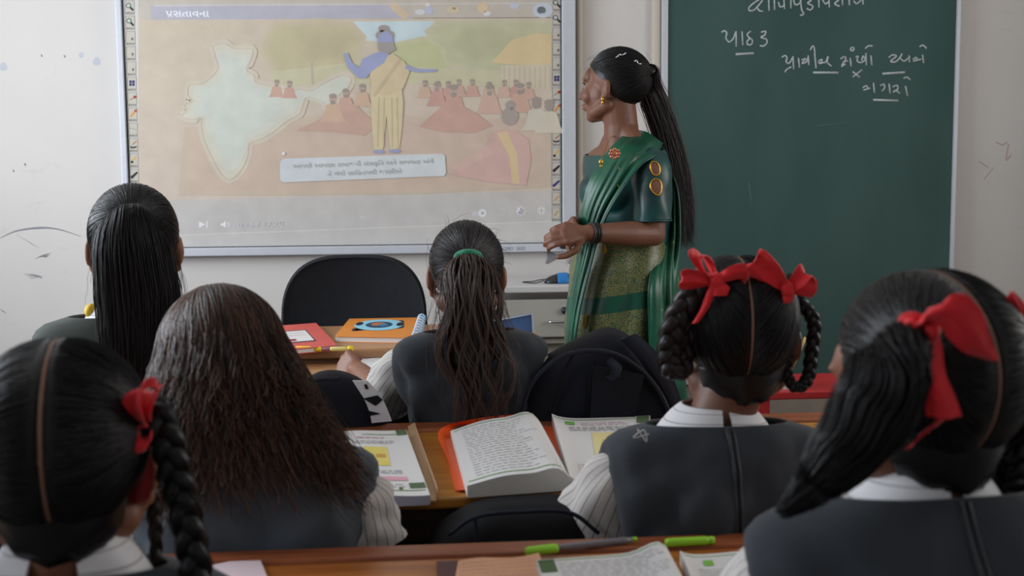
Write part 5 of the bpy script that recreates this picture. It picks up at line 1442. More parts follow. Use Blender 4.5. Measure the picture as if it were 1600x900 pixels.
# --- girl with loose brown hair, middle row left
YC = 1.57
hC = Head(pt(352, 586, YC), rot(12, -14, -6), .96)
nkC = pt(408, 690, YC - .01)
gC = seated_girl('person', 'pupil with loose untied brown hair leaning over the middle desk', hC, nkC, (1, -.05, .03), .146, (nkC.x + .0, YC - .015, SEAT + .02),
    (pt(235, 850, YC + .02), pt(330, 800, YC + .22), (.6, .8, 0), (0, 0, -1)), (pt(568, 850, YC + .0), pt(540, 790, YC + .22), (-.4, 1, 0), (0, 0, -1)), seed=4, zip_=False, gap=None, pin=M_PIN2, skin=SKIN_B,
    sleeves=((.046, .055, .058), (.046, .052, .055)), wr=.020)
hbC = srgb(40, 29, 27); tC = srgb(104, 70, 54)
cap_mesh(hC, gC, hbC)
H = Hair(); rg = np.random.default_rng(31); n = 3600; N_ = 26
a = np.radians(rg.uniform(52, 118, n)); side = np.where(rg.random(n) < .5, -1, 1)
st = np.stack([side * .04 + rg.normal(0, .03, n), np.cos(a), np.sin(a)], -1)
ph = rg.uniform(math.radians(-200), math.radians(20), n)        # where the lock leaves the head (around the back)
dep = np.stack([np.cos(ph), np.sin(ph), rg.uniform(-.75, .30, n)], -1)
sh = pt(425, 700, YC - .13)
Pp = np.zeros((n, N_, 3)); ln = rg.uniform(.05, .165, n); thick = rg.random(n) * .10
cl = rg.integers(0, 60, n); cph = np.random.default_rng(5).random(60) * 6.28
for i, u in enumerate(np.linspace(0, 1, N_)):
    if u < .5:
        d = slerp(st, dep, u / .5); Pp[:, i] = hC.P(d, 1.02 + thick * (.4 + .6 * u * 2))
        last = Pp[:, i].copy(); lastd = d
    else:
        k = (u - .5) / .5
        out = Pp[:, 12]
        drop = k * ln * 1.0
        x = last[:, 0] + (.10 * np.clip((last[:, 0] - hC.C[0] + .03) / .09, -.2, 1.2) + .015) * k ** 1.15 * (ln / .19) + .006 * np.sin(k * 7 + cph[cl]) * k + .0015 * rg.normal(0, 1, n) * k
        y = last[:, 1] - .05 * k * (last[:, 1] < hC.C[1] + .0) + np.where(last[:, 1] > hC.C[1], -.10 * k, 0) + .006 * np.cos(k * 6 + cph[cl])
        y = np.minimum(y, lerp(last[:, 1], YC - .115, min(1, k * 1.1) ** 1.4))
        Pp[:, i] = np.stack([x, y, last[:, 2] - drop], -1)
H.strands(Pp, .0009, .0004, hbC, .5, 3, tint=tC); H.build('loose_hair', gC)
cp = [hC.P((0, -.6, .2), .6), hC.P((.0, -.8, -.4), .7), np.array(pt(375, 680, YC - .07)), np.array(pt(385, 745, YC - .09))]
pony_core(cp, [.05, .075, .08, .06], [.03, .035, .03, .02], hC.R[:, 0], gC, hbC, shrink=.95, end=.95)

# --- nearest girl on the left, side braids with red ribbons
YD = 1.08
hD = Head(pt(99, 722, YD), rot(7, -3, 0), .97)
nkD = pt(104, 880, YD - .005)
gD = seated_girl('person', 'nearest pupil on the left with centre parting and hanging black braids', hD, nkD, (1, .06, 0), .140, (nkD.x, YD - .02, SEAT + .02),
    (pt(-150, 1150, YD + .0), pt(-60, 1050, YD + .2), (.3, 1, 0), (0, 0, -1)), (pt(370, 1100, YD + .06), ptz(300, 965, .735), ptz(250, 835, .78) - ptz(300, 965, .735), (-.5, .2, -.8)), seed=6, gap=.35, skin=SKIN_B, col_height=.044, col_lift=.016)
def parted(hd, g, tieL, tieR, seed, tilt=0.0, base=HB, n=1000, capk=.985):
    cap_mesh(hd, g, base, part=.030, k=capk, tilt=tilt)
    H = Hair()
    for sd, tie in ((-1, tieL), (1, tieR)):
        combed(hd, H, part_starts(n // 2, seed + sd, sd, tilt, off=.030), tie, base, seed=seed + sd + 2, k0=.975, k1=1.015, kend=1.06, r=.0009)
        st = hairline_starts(n // 3, seed + sd + 7, sd); combed(hd, H, st, tie, base, seed=seed + sd + 4, k0=.97, k1=1.02, kend=1.06, r=.0009)
    H.build('combed_hair', g)
    nape(hd, g, base)
    # bare scalp line of the parting
    A = np.radians(np.linspace(48, 236, 40)); d = np.stack([tilt * np.sin(A), np.cos(A), np.sin(A)], -1); P = hd.P(d, capk - .030)
    mb = MB(); mb.tube(P, .0024 * hd.s, 6, True); mb.build('parting_line', mat('scalp_skin', srgb(132, 96, 78), .6), g)
tDL, tDR = np.array((-1.0, -.2, -.1)), np.array((1.0, -.2, .12))
parted(hD, gD, tDL, tDR, 40)
rb0 = hD.P(tDR, 1.10)
braid([rb0, pt(240, 640, YD - .02), pt(262, 690, YD - .03), pt(276, 750, YD - .03), pt(292, 815, YD - .03), pt(306, 890, YD - .03), pt(312, 960, YD - .03)], .0165, 3.6, gD, (1, 0, 0), seed=50, taper=(1.0, 1.05, .9))
braid([hD.P(tDR, 1.04), pt(222, 690, YD + .01), pt(236, 760, YD + .02), pt(243, 830, YD + .02), pt(244, 920, YD + .02)], .008, 4, gD, (1, 0, 0), seed=54, col=srgb(40, 30, 28))
braid([hD.P(tDL, 1.05), pt(-40, 740, YD - .02), pt(-55, 850, YD - .02), pt(-60, 950, YD - .02)], .0165, 3.6, gD, (1, 0, 0), seed=57)
mb = MB()
k0 = np.array(pt(222, 668, YD - .04)); vw = np.array((0, -1.0, .1))
ribbon(mb, [k0, pt(206, 650, YD - .055), pt(212, 612, YD - .06), pt(236, 600, YD - .055), pt(246, 606, YD - .045)], [(.9, -.3, .2), (.8, -.5, .5), (.2, -.6, .8)], [.012, .026, .024, .016, .008])
ribbon(mb, [k0, pt(198, 672, YD - .045), pt(204, 698, YD - .05), pt(222, 700, YD - .05), pt(230, 680, YD - .045)], [(.8, -.4, .3), (.8, -.2, .6)], [.014, .024, .024, .014])
ribbon(mb, [k0 + np.array((0, .01, 0)), pt(222, 640, YD - .045), pt(232, 614, YD - .04), pt(240, 608, YD - .03)], [(1, -.2, 0), (1, -.2, .3)], [.012, .022, .02])
mb.build('ribbon_bow', M_RIB, gD)
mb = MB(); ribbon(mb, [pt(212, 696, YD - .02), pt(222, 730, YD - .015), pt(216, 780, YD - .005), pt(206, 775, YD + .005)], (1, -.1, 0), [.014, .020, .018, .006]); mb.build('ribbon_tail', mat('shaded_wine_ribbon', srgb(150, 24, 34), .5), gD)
mb = MB(); k1 = np.array(pt(-12, 715, YD - .03)); ribbon(mb, [k1, pt(-4, 702, YD - .04), pt(6, 714, YD - .04), pt(-2, 724, YD - .04), k1], [(.2, -.3, 1), (.2, -.3, 1)], [.01, .016, .016, .01]); mb.build('ribbon_bow', M_RIB, gD)

# --- girl with two red bows and looped braids, middle row right
YE = 1.555
hE = Head(pt(1150, 532, YE), rot(-4, -3, -2), .985)
nkE = pt(1117, 655, YE - .01)
gE = seated_girl('person', 'pupil with two red bows and looped braids at the middle desk', hE, nkE, (1, .02, -.03), .147, (nkE.x, YE - .01, SEAT + .02),
    (pt(922, 850, YE + .06), pt(985, 810, YE + .28), (.3, 1, 0), (0, 0, -1)), (pt(1300, 850, YE + .05), pt(1235, 800, YE + .28), (-.3, 1, 0), (0, 0, -1)), seed=8, gap=.09, skin=SKIN_D,
    sleeves=((.048, .060, .064), (.046, .052, .054)), wr=.020, col_height=.030, col_lift=.004)
tEL, tER = np.array((-.62, -.42, .80)), np.array((.80, -.42, .66))
parted(hE, gE, tEL, tER, 60, tilt=.04)
# left braid folded up into a thick loop
braid([hE.P(tEL, 1.04), pt(1082, 458, YE - .06), pt(1056, 500, YE - .06), pt(1046, 545, YE - .05), pt(1050, 576, YE - .05), pt(1066, 572, YE - .045), pt(1072, 530, YE - .045), pt(1090, 480, YE - .055)], .0165, 4.2, gE, (1, 0, 0), seed=70, taper=(1, 1.1, 1, .8), col=srgb(34, 28, 28))
braid([hE.P(tER, 1.06), pt(1252, 474, YE - .03), pt(1271, 502, YE - .03), pt(1268, 550, YE - .03), pt(1262, 590, YE - .03), pt(1246, 606, YE - .03), pt(1232, 592, YE - .03), pt(1230, 560, YE - .03), pt(1240, 520, YE - .03), pt(1236, 480, YE - .04)], .0085, 7.5, gE, (1, 0, 0), seed=74, taper=(1.25, 1.2, 1.0, .65), n=240)
def bow(g, knot, loops, tails=(), w=.022):
    mb = MB(); kn = np.array(knot, float)
    for pts_, wd, ws in loops: ribbon(mb, [kn] + [np.array(p) for p in pts_] + [kn + np.array((0, -.003, .001))], wd, ws)
    for pts_, wd, ws in tails: ribbon(mb, [kn] + [np.array(p) for p in pts_], wd, ws)
    o = mb.build('ribbon_bow', M_RIB, g)
    kb = MB(); kb.ellipsoid(kn + np.array((0, -.006, 0)), (.009, .008, .011)); kb.build('ribbon_knot', M_RIB, g)
    return o
yb_ = YE - .085
Z = lambda x, y, d=0: pt(x, y, yb_ + d)
bow(gE, Z(1118, 438), [([Z(1100, 425, -.01), Z(1086, 402, -.015), Z(1094, 396, -.005), Z(1108, 410, .008)], [(.7, -.2, -.5), (.7, -.3, -.3)], [.010, .018, .020, .016, .010]),
                       ([Z(1092, 432, -.012), Z(1068, 430, -.015), Z(1066, 442, -.005), Z(1090, 442, .005)], [(.1, -.3, 1), (.1, -.3, 1)], [.010, .016, .018, .016, .010]),
                       ([Z(1136, 430, -.012), Z(1160, 424, -.012), Z(1166, 432, -.004), Z(1140, 442, .005)], [(.0, -.4, 1), (.0, -.4, 1)], [.012, .022, .022, .018, .010])],
    [([Z(1124, 450, -.008), Z(1122, 462, -.008)], [(1, -.3, .2), (1, -.3, 0)], [.014, .026, .022]), ([Z(1112, 455, -.004), Z(1102, 480, .0), Z(1086, 505, .0)], [(1, -.2, .4), (1, -.2, .4)], [.012, .014, .008])])
bow(gE, Z(1229, 452), [([Z(1210, 430, -.012), Z(1184, 404, -.015), Z(1178, 414, -.006), Z(1204, 446, .004)], [(.5, -.4, .6), (.4, -.5, .8)], [.012, .030, .032, .026, .010]),
                       ([Z(1246, 440, -.012), Z(1258, 424, -.012), Z(1262, 436, -.004), Z(1246, 450, .004)], [(.5, -.4, -.6), (.5, -.4, -.6)], [.012, .022, .024, .018, .010])],
    [([Z(1250, 450, -.008), Z(1274, 453, -.006)], [(.1, -.4, 1), (.2, -.4, 1)], [.012, .022, .026]), ([Z(1228, 464, -.006), Z(1224, 474, -.006)], [(1, -.3, 0), (1, -.3, .2)], [.014, .022, .018])])
# loose thread ends on the collar
mb = MB(); yq = YE - .10
mb.tube(catmull([pt(996, 670, yq), pt(1010, 690, yq - .005), pt(1006, 672, yq - .005), pt(990, 684, yq), pt(1014, 678, yq)], 30), .0009, 5)
mb.build('loose_thread', mat('white_thread', srgb(190, 190, 190), .9), gE)

# --- nearest girl on the right
YF = 1.03
hF = Head(pt(1441, 616, YF), rot(11, -4, -2), .985)
nkF = pt(1444, 756, YF - .005)
gF = seated_girl('person', 'nearest pupil on the right with big trailing red ribbon in her dark hair', hF, nkF, (1, .08, .0), .150, (nkF.x, YF - .02, SEAT + .02),
    (pt(1160, 1060, YF + .05), pt(1200, 1010, YF + .24), (.3, 1, 0), (0, 0, -1)), (pt(1750, 1060, YF + .03), pt(1680, 1010, YF + .2), (-.3, 1, 0), (0, 0, -1)), seed=9, gap=.10, skin=SKIN_B,
    sleeves=((.05, .060, .062), (.05, .060, .062)), col_height=.044, col_lift=.002)
tFL, tFR = np.array((-.72, -.70, .10)), np.array((.95, -.35, .12))
parted(hF, gF, tFL, tFR, 80, n=1300)
pF = [hF.P(tFL, 1.04), pt(1405, 560, YF - .115), pt(1365, 640, YF - .12), pt(1310, 715, YF - .12), pt(1262, 768, YF - .12), pt(1216, 806, YF - .12)]
rxF = [.026, .034, .036, .028, .015, .003]; ryF = [.022, .028, .026, .020, .011, .003]
H = Hair(); pony(H, pF, rxF, ryF, (.7, 0, .7), 800, HB, 12, .003, 1.2, r=.0011, ends=(.75, 1.0)); H.build('pigtail', gF); pony_core(pF, rxF, ryF, (.7, 0, .7), gF, HB, shrink=.8, end=.93)
braid([hF.P(tFR, 1.05), pt(1598, 560, YF - .0), pt(1612, 640, YF - .0), pt(1600, 700, YF - .0), pt(1592, 750, YF - .0), pt(1570, 782, YF), pt(1556, 760, YF + .01), pt(1560, 690, YF + .03), pt(1574, 600, YF + .03)], .016, 5, gF, (1, 0, 0), seed=90)
braid([hF.L((.05, -.04, -.05)), pt(1556, 660, YF + .05), pt(1548, 710, YF + .05), pt(1545, 760, YF + .05)], .009, 3, gF, (1, 0, 0), seed=94, taper=(1, .9, .5))
yf_ = YF - .125
Zf = lambda x, y, d=0: pt(x, y, yf_ + d)
mb = MB()
kf = np.array(Zf(1452, 516))
ribbon(mb, [kf, Zf(1436, 502, -.006), Zf(1418, 498, .0), Zf(1404, 506, .012), Zf(1400, 520, .03)], [(.3, -.4, 1), (.3, -.3, 1), (.2, -.1, 1)], [.012, .012, .013, .010])
ribbon(mb, [kf, Zf(1448, 498, -.012), Zf(1462, 484, -.022), Zf(1486, 486, -.026), Zf(1510, 512, -.024), Zf(1530, 542, -.018), Zf(1556, 562, -.010)], [(1, -.2, -.2), (.7, -.5, .5), (.45, -.5, .8), (.5, -.5, .75), (.7, -.3, .6), (.6, -.2, .3)], [.012, .020, .026, .034, .034, .022, .004])
ribbon(mb, [kf, Zf(1450, 545, -.008), Zf(1456, 590, -.012), Zf(1470, 628, -.012), Zf(1476, 652, -.010)], [(1, -.3, .1), (1, -.35, .0), (.95, -.3, .25), (1, -.2, .0)], [.013, .022, .022, .024, .028])
ribbon(mb, [Zf(1476, 650, -.008), Zf(1455, 668, .0), Zf(1436, 684, .004), Zf(1418, 700, .01)], [(.5, -.4, .7), (.5, -.4, .7)], [.008, .009, .008, .005])
mb.build('ribbon_bow', M_RIB, gF)
kb = MB(); kb.ellipsoid(kf + np.array((0, -.004, 0)), (.007, .008, .010)); kb.build('ribbon_knot', M_RIB, gF)
mb = MB(); kr = np.array(pt(1590, 512, YF - .05))
ribbon(mb, [kr, pt(1582, 486, YF - .06), pt(1570, 464, YF - .06), pt(1576, 466, YF - .05), pt(1592, 486, YF - .045), kr], [(.9, -.2, .4), (.9, -.2, .5), (.9, -.2, .4)], [.010, .014, .015, .014, .010])
ribbon(mb, [kr, pt(1612, 500, YF - .05), pt(1630, 510, YF - .05)], [(0, -.2, 1), (0, -.2, 1)], [.012, .022, .022]); ribbon(mb, [kr, pt(1590, 535, YF - .05), pt(1586, 556, YF - .045)], [(1, -.2, 0), (1, -.2, 0)], [.014, .024, .022])
mb.build('ribbon_bow', M_RIB, gF)
# ------------------------------------------------------------------ the teacher in a green sari
YT = 3.45
def q3(x, y, Y): return np.array(pt(x, y, Y))
hT = Head(pt(959, 137, YT), rot(58, 3, 0), .95)
nkT = q3(973, 222, YT + .01)
axT = np.array((math.cos(math.radians(112)), math.sin(math.radians(112)), 0.0))       # towards her right shoulder
fwT = np.cross((0, 0, 1.0), axT)
hipT = np.array((nkT[0] + .005, nkT[1] + .01, nkT[2] - .44))
gT = thing('person', 'standing teacher in a green sari with long ponytail looking at the board', 'person', (hipT[0], hipT[1], 0))
SKIN_T = skin_mat('teacher_skin', srgb(118, 78, 60))
mb = MB(); head_prims(mb, hT.C, hT.R, hT.s)
mb.chain([nkT - np.array((0, 0, .04)), lerp(nkT, hT.L((0, -.02, -.05)), .5), hT.L((0, -.015, -.04))], [.058, .051, .053], 18)
mb.loft(torso_rings(hipT, nkT, axT, .165, 0, depth=1.0))
for q in (-1, 1): mb.capsule(lerp(nkT, hT.L((0, -.02, -.05)), .35) + axT * q * .012, nkT + axT * q * .09 - np.array((0, 0, .022)), .036, .03)
for q in (-1, 1):
    mb.ellipsoid(lerp(hipT, nkT, .66) + axT * q * .06 + fwT * .050, (.052, .052, .052))
SL = q3(1017, 258, YT - .155); EL = q3(1021, 366, YT - .17); WL = q3(918, 364, YT - .26)
SR = nkT + axT * .135 - np.array((0, 0, .065)); ER = q3(965, 362, YT + .16); WR = q3(905, 353, YT - .10)
mb.chain([SL - np.array((0, 0, .01)), lerp(SL, EL, .5), EL, lerp(EL, WL, .35), WL], [.042, .042, .035, .037, .024], 16)
mb.chain([SR, ER, WR], [.045, .034, .024], 16)
hand_prims(mb, WL, q3(856, 366, YT - .30) - WL, (0.1, .9, -.4), 1, .92, .62)
hand_prims(mb, WR, q3(858, 356, YT - .24) - WR, (0.1, -.9, -.45), -1, .92, .75)
for q in (-1, 1):
    h = hipT + axT * q * .085; kn = np.array((h[0], h[1], .47)); an = np.array((h[0], h[1], .08))
    mb.chain([h, kn, an], [.085, .058, .036], 14); mb.capsule(an - np.array((0, 0, .04)), an + fwT * .14 - np.array((0, 0, .048)), .034, .028)
link_mesh('body', remesh(mb, .0042, 3), SKIN_T, gT, True)
# face details
for q in (-1, 1):
    e = MB(); e.ellipsoid(hT.L((q * .029, .0795, .003)), (.0112,) * 3); ey = e.build('eye', mat('eye_white', srgb(150, 140, 134), .3), gT)
    e = MB(); e.ellipsoid(hT.L((q * .029, .0870, .003)), (.0062,) * 3); e.build('iris', mat('dark_iris', srgb(30, 20, 18), .2), ey)
    e = MB(); e.tube(catmull([hT.L((q * .012, .0935, .021)), hT.L((q * .028, .0945, .027)), hT.L((q * .046, .0815, .021))], 12), [.0022] * 8 + [.0015] * 4, 6); e.build('eyebrow', M_HAIR if False else mat('dark_brow', srgb(30, 24, 22), .7), gT)
    e = MB(); e.tube(catmull([hT.L((q * .014, .0885, .006)), hT.L((q * .029, .0935, .0135)), hT.L((q * .044, .0815, .006))], 12), .0016, 6); e.build('lash_line', mat('dark_brow'), gT)
    e = MB(); e.ellipsoid(hT.L((q * .083, .002, -.040)), (.0045, .0045, .0055)); e.ellipsoid(hT.L((q * .083, .002, -.050)), (.003, .003, .006)); e.build('earring', mat('gold', srgb(214, 164, 70), .3, metal=.9), gT)
e = MB(); e.ellipsoid(hT.L((0, .0985, -.0565)), (.014, .006, .0036), hT.R); e.ellipsoid(hT.L((0, .096, -.068)), (.0135, .0068, .0044), hT.R); e.build('lips', mat('lip_skin', srgb(124, 66, 60), .45), gT)

def satin(name, c, c2, gold=None, gscale=90, thr=.55, band=None):
    m = mat(name, c, .38, .5, var=.25, vscale=10, vcol2=c2)
    nt = m.node_tree; b = nt.nodes['Principled BSDF']
    if gold:
        tc = nt.nodes.new('ShaderNodeTexCoord'); vo = nt.nodes.new('ShaderNodeTexNoise'); vo.inputs['Scale'].default_value = gscale; vo.inputs['Detail'].default_value = 3
        nt.links.new(tc.outputs['Object'], vo.inputs['Vector'])
        r = nt.nodes.new('ShaderNodeMapRange'); r.inputs['From Min'].default_value = thr - .04; r.inputs['From Max'].default_value = thr + .04
        nt.links.new(vo.outputs['Fac'], r.inputs['Value']); fac = r.outputs[0]
        if band:
            uv = nt.nodes.new('ShaderNodeUVMap'); sp = nt.nodes.new('ShaderNodeSeparateXYZ'); nt.links.new(uv.outputs[0], sp.inputs[0])
            cr = nt.nodes.new('ShaderNodeValToRGB'); cr.color_ramp.interpolation = 'CONSTANT'
            el = cr.color_ramp.elements; el[0].position = 0; el[0].color = (1, 1, 1, 1)
            el[1].position = band[0][0]; el[1].color = (band[0][1],) * 3 + (1,)
            for p_, v_ in band[1:]:
                x = el.new(p_); x.color = (v_,) * 3 + (1,)
            nt.links.new(sp.outputs[1], cr.inputs[0])
            mm = nt.nodes.new('ShaderNodeMath'); mm.operation = 'MULTIPLY'; nt.links.new(fac, mm.inputs[0]); nt.links.new(cr.outputs[0], mm.inputs[1]); fac = mm.outputs[0]
        mx = nt.nodes.new('ShaderNodeMix'); mx.data_type = 'RGBA'; old = b.inputs['Base Color'].links[0].from_socket
        nt.links.new(old, mx.inputs[6]); mx.inputs[7].default_value = (*gold, 1); nt.links.new(fac, mx.inputs[0]); nt.links.new(mx.outputs[2], b.inputs['Base Color'])
    return m
GREEN = srgb(16, 96, 66); GREEN2 = srgb(8, 62, 48); GOLD = srgb(128, 118, 66)
M_BLOUSE = satin('teal_blouse_satin', srgb(8, 74, 70), srgb(3, 40, 42))
M_SARI = satin('green_sari_silk', GREEN, GREEN2, srgb(90, 130, 70), 30, .72)
M_SKIRT = satin('brocade_sari_silk', srgb(10, 84, 62), srgb(6, 56, 44), GOLD, 330, .50, [(.165, 0), (.215, 1), (.44, 0), (.50, 1)])
M_GOLD = mat('gold', srgb(214, 164, 70), .3, metal=.9)
# blouse
R_ = torso_rings(hipT, nkT, axT, .165, 0.009, .22, .93, 32, 64, wr=.003, seed=3)
for row in R_:
    for k in range(len(row)):
        c = lerp(hipT, nkT, .66)
        for q in (-1, 1):
            d = row[k] - (c + axT * q * .06 + fwT * .045); L = np.linalg.norm(d)
            if L < .063: row[k] = row[k] + d / (L + 1e-6) * (.063 - L)
b = MB(); surface(b, R_[:, ::-1], .003, True); b.build('blouse', M_BLOUSE, gT)
b = MB(); sleeve(b, SL + np.array((0, 0, .026)), EL, (.058, .054, .052), None, seed=5, end=.82, wr=.002); slv = b.build('sleeve', M_BLOUSE, gT)
b = MB(); hem = lerp(SL, EL, .80); b.tube([hem + np.array((.0525 * math.cos(t), .0525 * math.sin(t), 0)) for t in np.linspace(0, 2 * math.pi, 30)], .0035, 6, False); b.build('sleeve_hem', satin('dark_teal_hem', srgb(6, 56, 56), srgb(6, 50, 50)), gT)
b = MB(); sleeve(b, SR, ER, (.056, .052, .05), None, seed=6, end=.7, wr=.002); b.build('sleeve', M_BLOUSE, gT)
# keyhole cut-outs on the sleeve: skin shows through, gold piping round the edge
def on_sleeve(px, py):
    t = (np.array(pt(px, py, SL[1]))[2] - SL[2]) / (EL[2] - SL[2]); c = lerp(SL, EL, t)
    x = pt(px, py, SL[1] - .05).x; r = .0610; dx = max(-r * .95, min(r * .95, x - c[0]))
    return np.array((c[0] + dx, c[1] - math.sqrt(r * r - dx * dx), np.array(pt(px, py, SL[1] - .05))[2]))
for loop in ([(1017, 251), (1026, 253), (1031, 262), (1031, 270), (1026, 275), (1019, 274), (1014, 266), (1013, 257)], [(1022, 277), (1030, 281), (1034, 290), (1032, 301), (1026, 307), (1017, 301), (1012, 292), (1015, 282)]):
    lx = sum(p[0] for p in loop) / 8; ly = sum(p[1] for p in loop) / 8; P = [on_sleeve(lerp(lx, p[0], .8), lerp(ly, p[1], .88)) for p in loop]; cen = sum(P) / len(P) + np.array((0, -.006, 0))
    b = MB(); b.add([cen] + [p + np.array((0, -.0008, 0)) for p in P], [[0, 1 + (i + 1) % 8, 1 + i] for i in range(8)]); kh = b.build('keyhole', SKIN_T, gT)
    Q = catmull([p + np.array((0, -.0015, 0)) for p in P + P[:1]], 34); b = MB(); b.tube(Q, .0024, 6, False); b.build('gold_piping', M_GOLD, gT)
# skirt of the sari
rows = []; nz = 60; na = 110
for i in range(nz):
    v_ = i / (nz - 1); z = lerp(nkT[2] - .275, .02, v_)
    L_ = np.interp(v_, (0, .08, .25, .45, 1), (.128, .150, .172, .178, .195)); D_ = np.interp(v_, (0, .08, .25, .45, 1), (.160, .190, .20, .20, .205))
    cx = hipT[0] - .01 + .012 * v_; row = []
    for j in range(na):
        t = 2 * math.pi * j / na
        f = (math.sin(t * 9 + v_ * 9.5) * .6 + .6 * math.sin(t * 15 + v_ * 12 + 1.3) * .5) * .011 * min(1, v_ * 3 + .15) + .012 * noise.noise(V((math.cos(t) * 2, math.sin(t) * 2 + v_ * 3, v_ * 2)))
        row.append((cx + math.cos(t) * (L_ + f), hipT[1] + math.sin(t) * (D_ + f), z + .03 * math.cos(t) * (v_ < .9) * (1 - v_)))
    rows.append(row)
b = MB(); surface(b, np.array(rows), .003, True); sk = b.build('sari_skirt', M_SKIRT, gT)
# woven gold motifs on the skirt
def on_skirt(px, py):
    best = None; R3 = np.array(rows).reshape(-1, 3)
    o = np.array((0, 0, CAMZ)); d = np.array(ray(px, py)); d /= np.linalg.norm(d)
    w = R3 - o; t = w @ d; dist = np.linalg.norm(w - t[:, None] * d, axis=1) + (t > YT) * 9
    return R3[np.argmin(dist)] + np.array((0, -.004, 0))
for (mx_, my_, sx, sy) in ((947, 398, 5, 10), (917, 508, 6, 16)):
    c = on_skirt(mx_, my_); b = MB()
    pp = FPX / YT
    for k in range(5): b.ellipsoid(c + np.array((math.sin(k * 1.3) * sx * .5 / pp, -.001, (k - 2) * sy * .4 / pp)), (sx / pp * (1 - abs(k - 2) * .2), .003, sy * .4 / pp))
    b.build('gold_motif', mat('gold_thread', srgb(176, 146, 50), .5, metal=.3), gT)
# pallu: front drape from the near shoulder across the chest and down the far side, rear drape down the back
def sheet(rows_px, name, m, nu=26, nv=50, folds=5, amp=.006, th=.0025):
    cols = len(rows_px[0]); C_ = np.array([[q3(*p) for p in r] for r in rows_px])
    A = np.array([catmull(C_[:, j], nv) for j in range(cols)])        # cols, nv, 3
    G = np.array([catmull(A[:, i], nu) for i in range(nv)])            # nv, nu, 3
    for i in range(nv):
        for j in range(nu):
            G[i, j, 1] += (amp * .45 * math.sin(j / (nu - 1) * folds * 2 * math.pi + i * .05 + 1.5 * noise.noise(V((j * .13, i * .04, 3)))) + amp * 1.1 * noise.noise(V((j * .22 + 5, i * .05, 7)))) * min(1, i / 12 + .1)
    b = MB(); surface(b, G, th); return b.build(name, m, gT), G
o_, G = sheet([
    [(990, 203, YT + .02), (1012, 208, YT - .03), (1034, 224, YT - .10)],
    [(973, 213, YT - .05), (996, 222, YT - .12), (1023, 242, YT - .19)],
    [(949, 238, YT - .13), (974, 246, YT - .19), (1000, 258, YT - .215)],
    [(925, 275, YT - .16), (954, 282, YT - .20), (976, 290, YT - .215)],
    [(911, 318, YT - .15), (934, 322, YT - .19), (952, 328, YT - .20)],
    [(904, 360, YT - .13), (921, 364, YT - .17), (935, 368, YT - .18)],
    [(902, 405, YT - .12), (911, 408, YT - .17), (923, 412, YT - .18)],
    [(895, 445, YT - .11), (902, 450, YT - .16), (912, 456, YT - .18)],
    [(888, 490, YT - .10), (894, 495, YT - .15), (903, 500, YT - .18)],
    [(885, 540, YT - .10), (891, 545, YT - .15), (899, 550, YT - .18)],
    [(883, 700, YT - .10), (891, 700, YT - .15), (902, 700, YT - .18)]], 'pallu_front', M_SARI)
b = MB(); e_ = G[:46, -1] + np.array((0, -.002, 0)); b.tube(e_, .0040, 6); b.build('pallu_border', satin('deep_green_border', srgb(10, 74, 60), srgb(6, 50, 46)), gT)
sheet([
    [(1004, 208, YT + .0), (1022, 214, YT - .04), (1036, 230, YT - .10)],
    [(1030, 226, YT + .03), (1040, 242, YT - .02), (1044, 258, YT - .09)],
    [(1034, 290, YT + .04), (1048, 295, YT - .04), (1058, 300, YT - .06)],
    [(1034, 360, YT + .04), (1048, 362, YT - .05), (1062, 365, YT - .06)],
    [(1016, 430, YT - .19), (1040, 432, YT - .16), (1060, 435, YT - .06)],
    [(1014, 500, YT - .215), (1042, 502, YT - .18), (1062, 505, YT - .08)],
    [(1018, 600, YT - .22), (1048, 600, YT - .19), (1072, 600, YT - .08)],
    [(1022, 680, YT - .22), (1056, 680, YT - .19), (1080, 680, YT - .08)]], 'pallu_back', M_SARI, folds=4, amp=.020)
# small gold woven marks scattered on the front drape
for (i, j) in ((3, 8), (5, 14), (8, 20), (8, 8), (12, 13), (15, 6), (15, 19), (19, 12), (22, 5), (11, 4)):
    p = G[i, j] + np.array((0, -.003, .0)); b = MB(); b.tube([p, p + np.array((.006, -.001, -.010))], .0013, 5); b.build('gold_thread_mark', mat('gold_thread'), gT)
b = MB(); c = q3(960, 240, YT - .215); b.ellipsoid(c, (.010, .006, .010))
for k in range(8): b.ellipsoid(c + np.array((.012 * math.cos(k * .785), -.002, .012 * math.sin(k * .785))), (.0052, .004, .0052))
b.build('brooch', mat('copper_brooch', srgb(190, 120, 96), .35, metal=.6), gT)
b = MB(); c = q3(939, 253, YT - .20); b.ellipsoid(c, (.006, .004, .008)); b.ellipsoid(c + np.array((0, -.002, -.012)), (.004, .003, .004))
b.tube(catmull([c + np.array((0, 0, .006)), q3(945, 236, YT - .10), q3(955, 215, YT - .05), q3(985, 205, YT + .0)], 20), .0014, 5); b.build('pendant', M_GOLD, gT)
for W_, E_, m_, r_ in ((WL, EL, mat('black_band', srgb(30, 22, 24), .5), .027), (WR, ER, mat('black_band'), .027)):
    d = (E_ - W_) / np.linalg.norm(E_ - W_); b = MB()
    for k in range(3):
        c = W_ + d * (.012 + .008 * k); a = np.cross(d, (0, 0, 1.0)); a /= np.linalg.norm(a); u_ = np.cross(d, a)
        b.tube([c + (a * math.cos(t) + u_ * math.sin(t)) * r_ for t in np.linspace(0, 2 * math.pi, 26)], .0042, 6, False)
    b.build('bracelet', m_, gT)
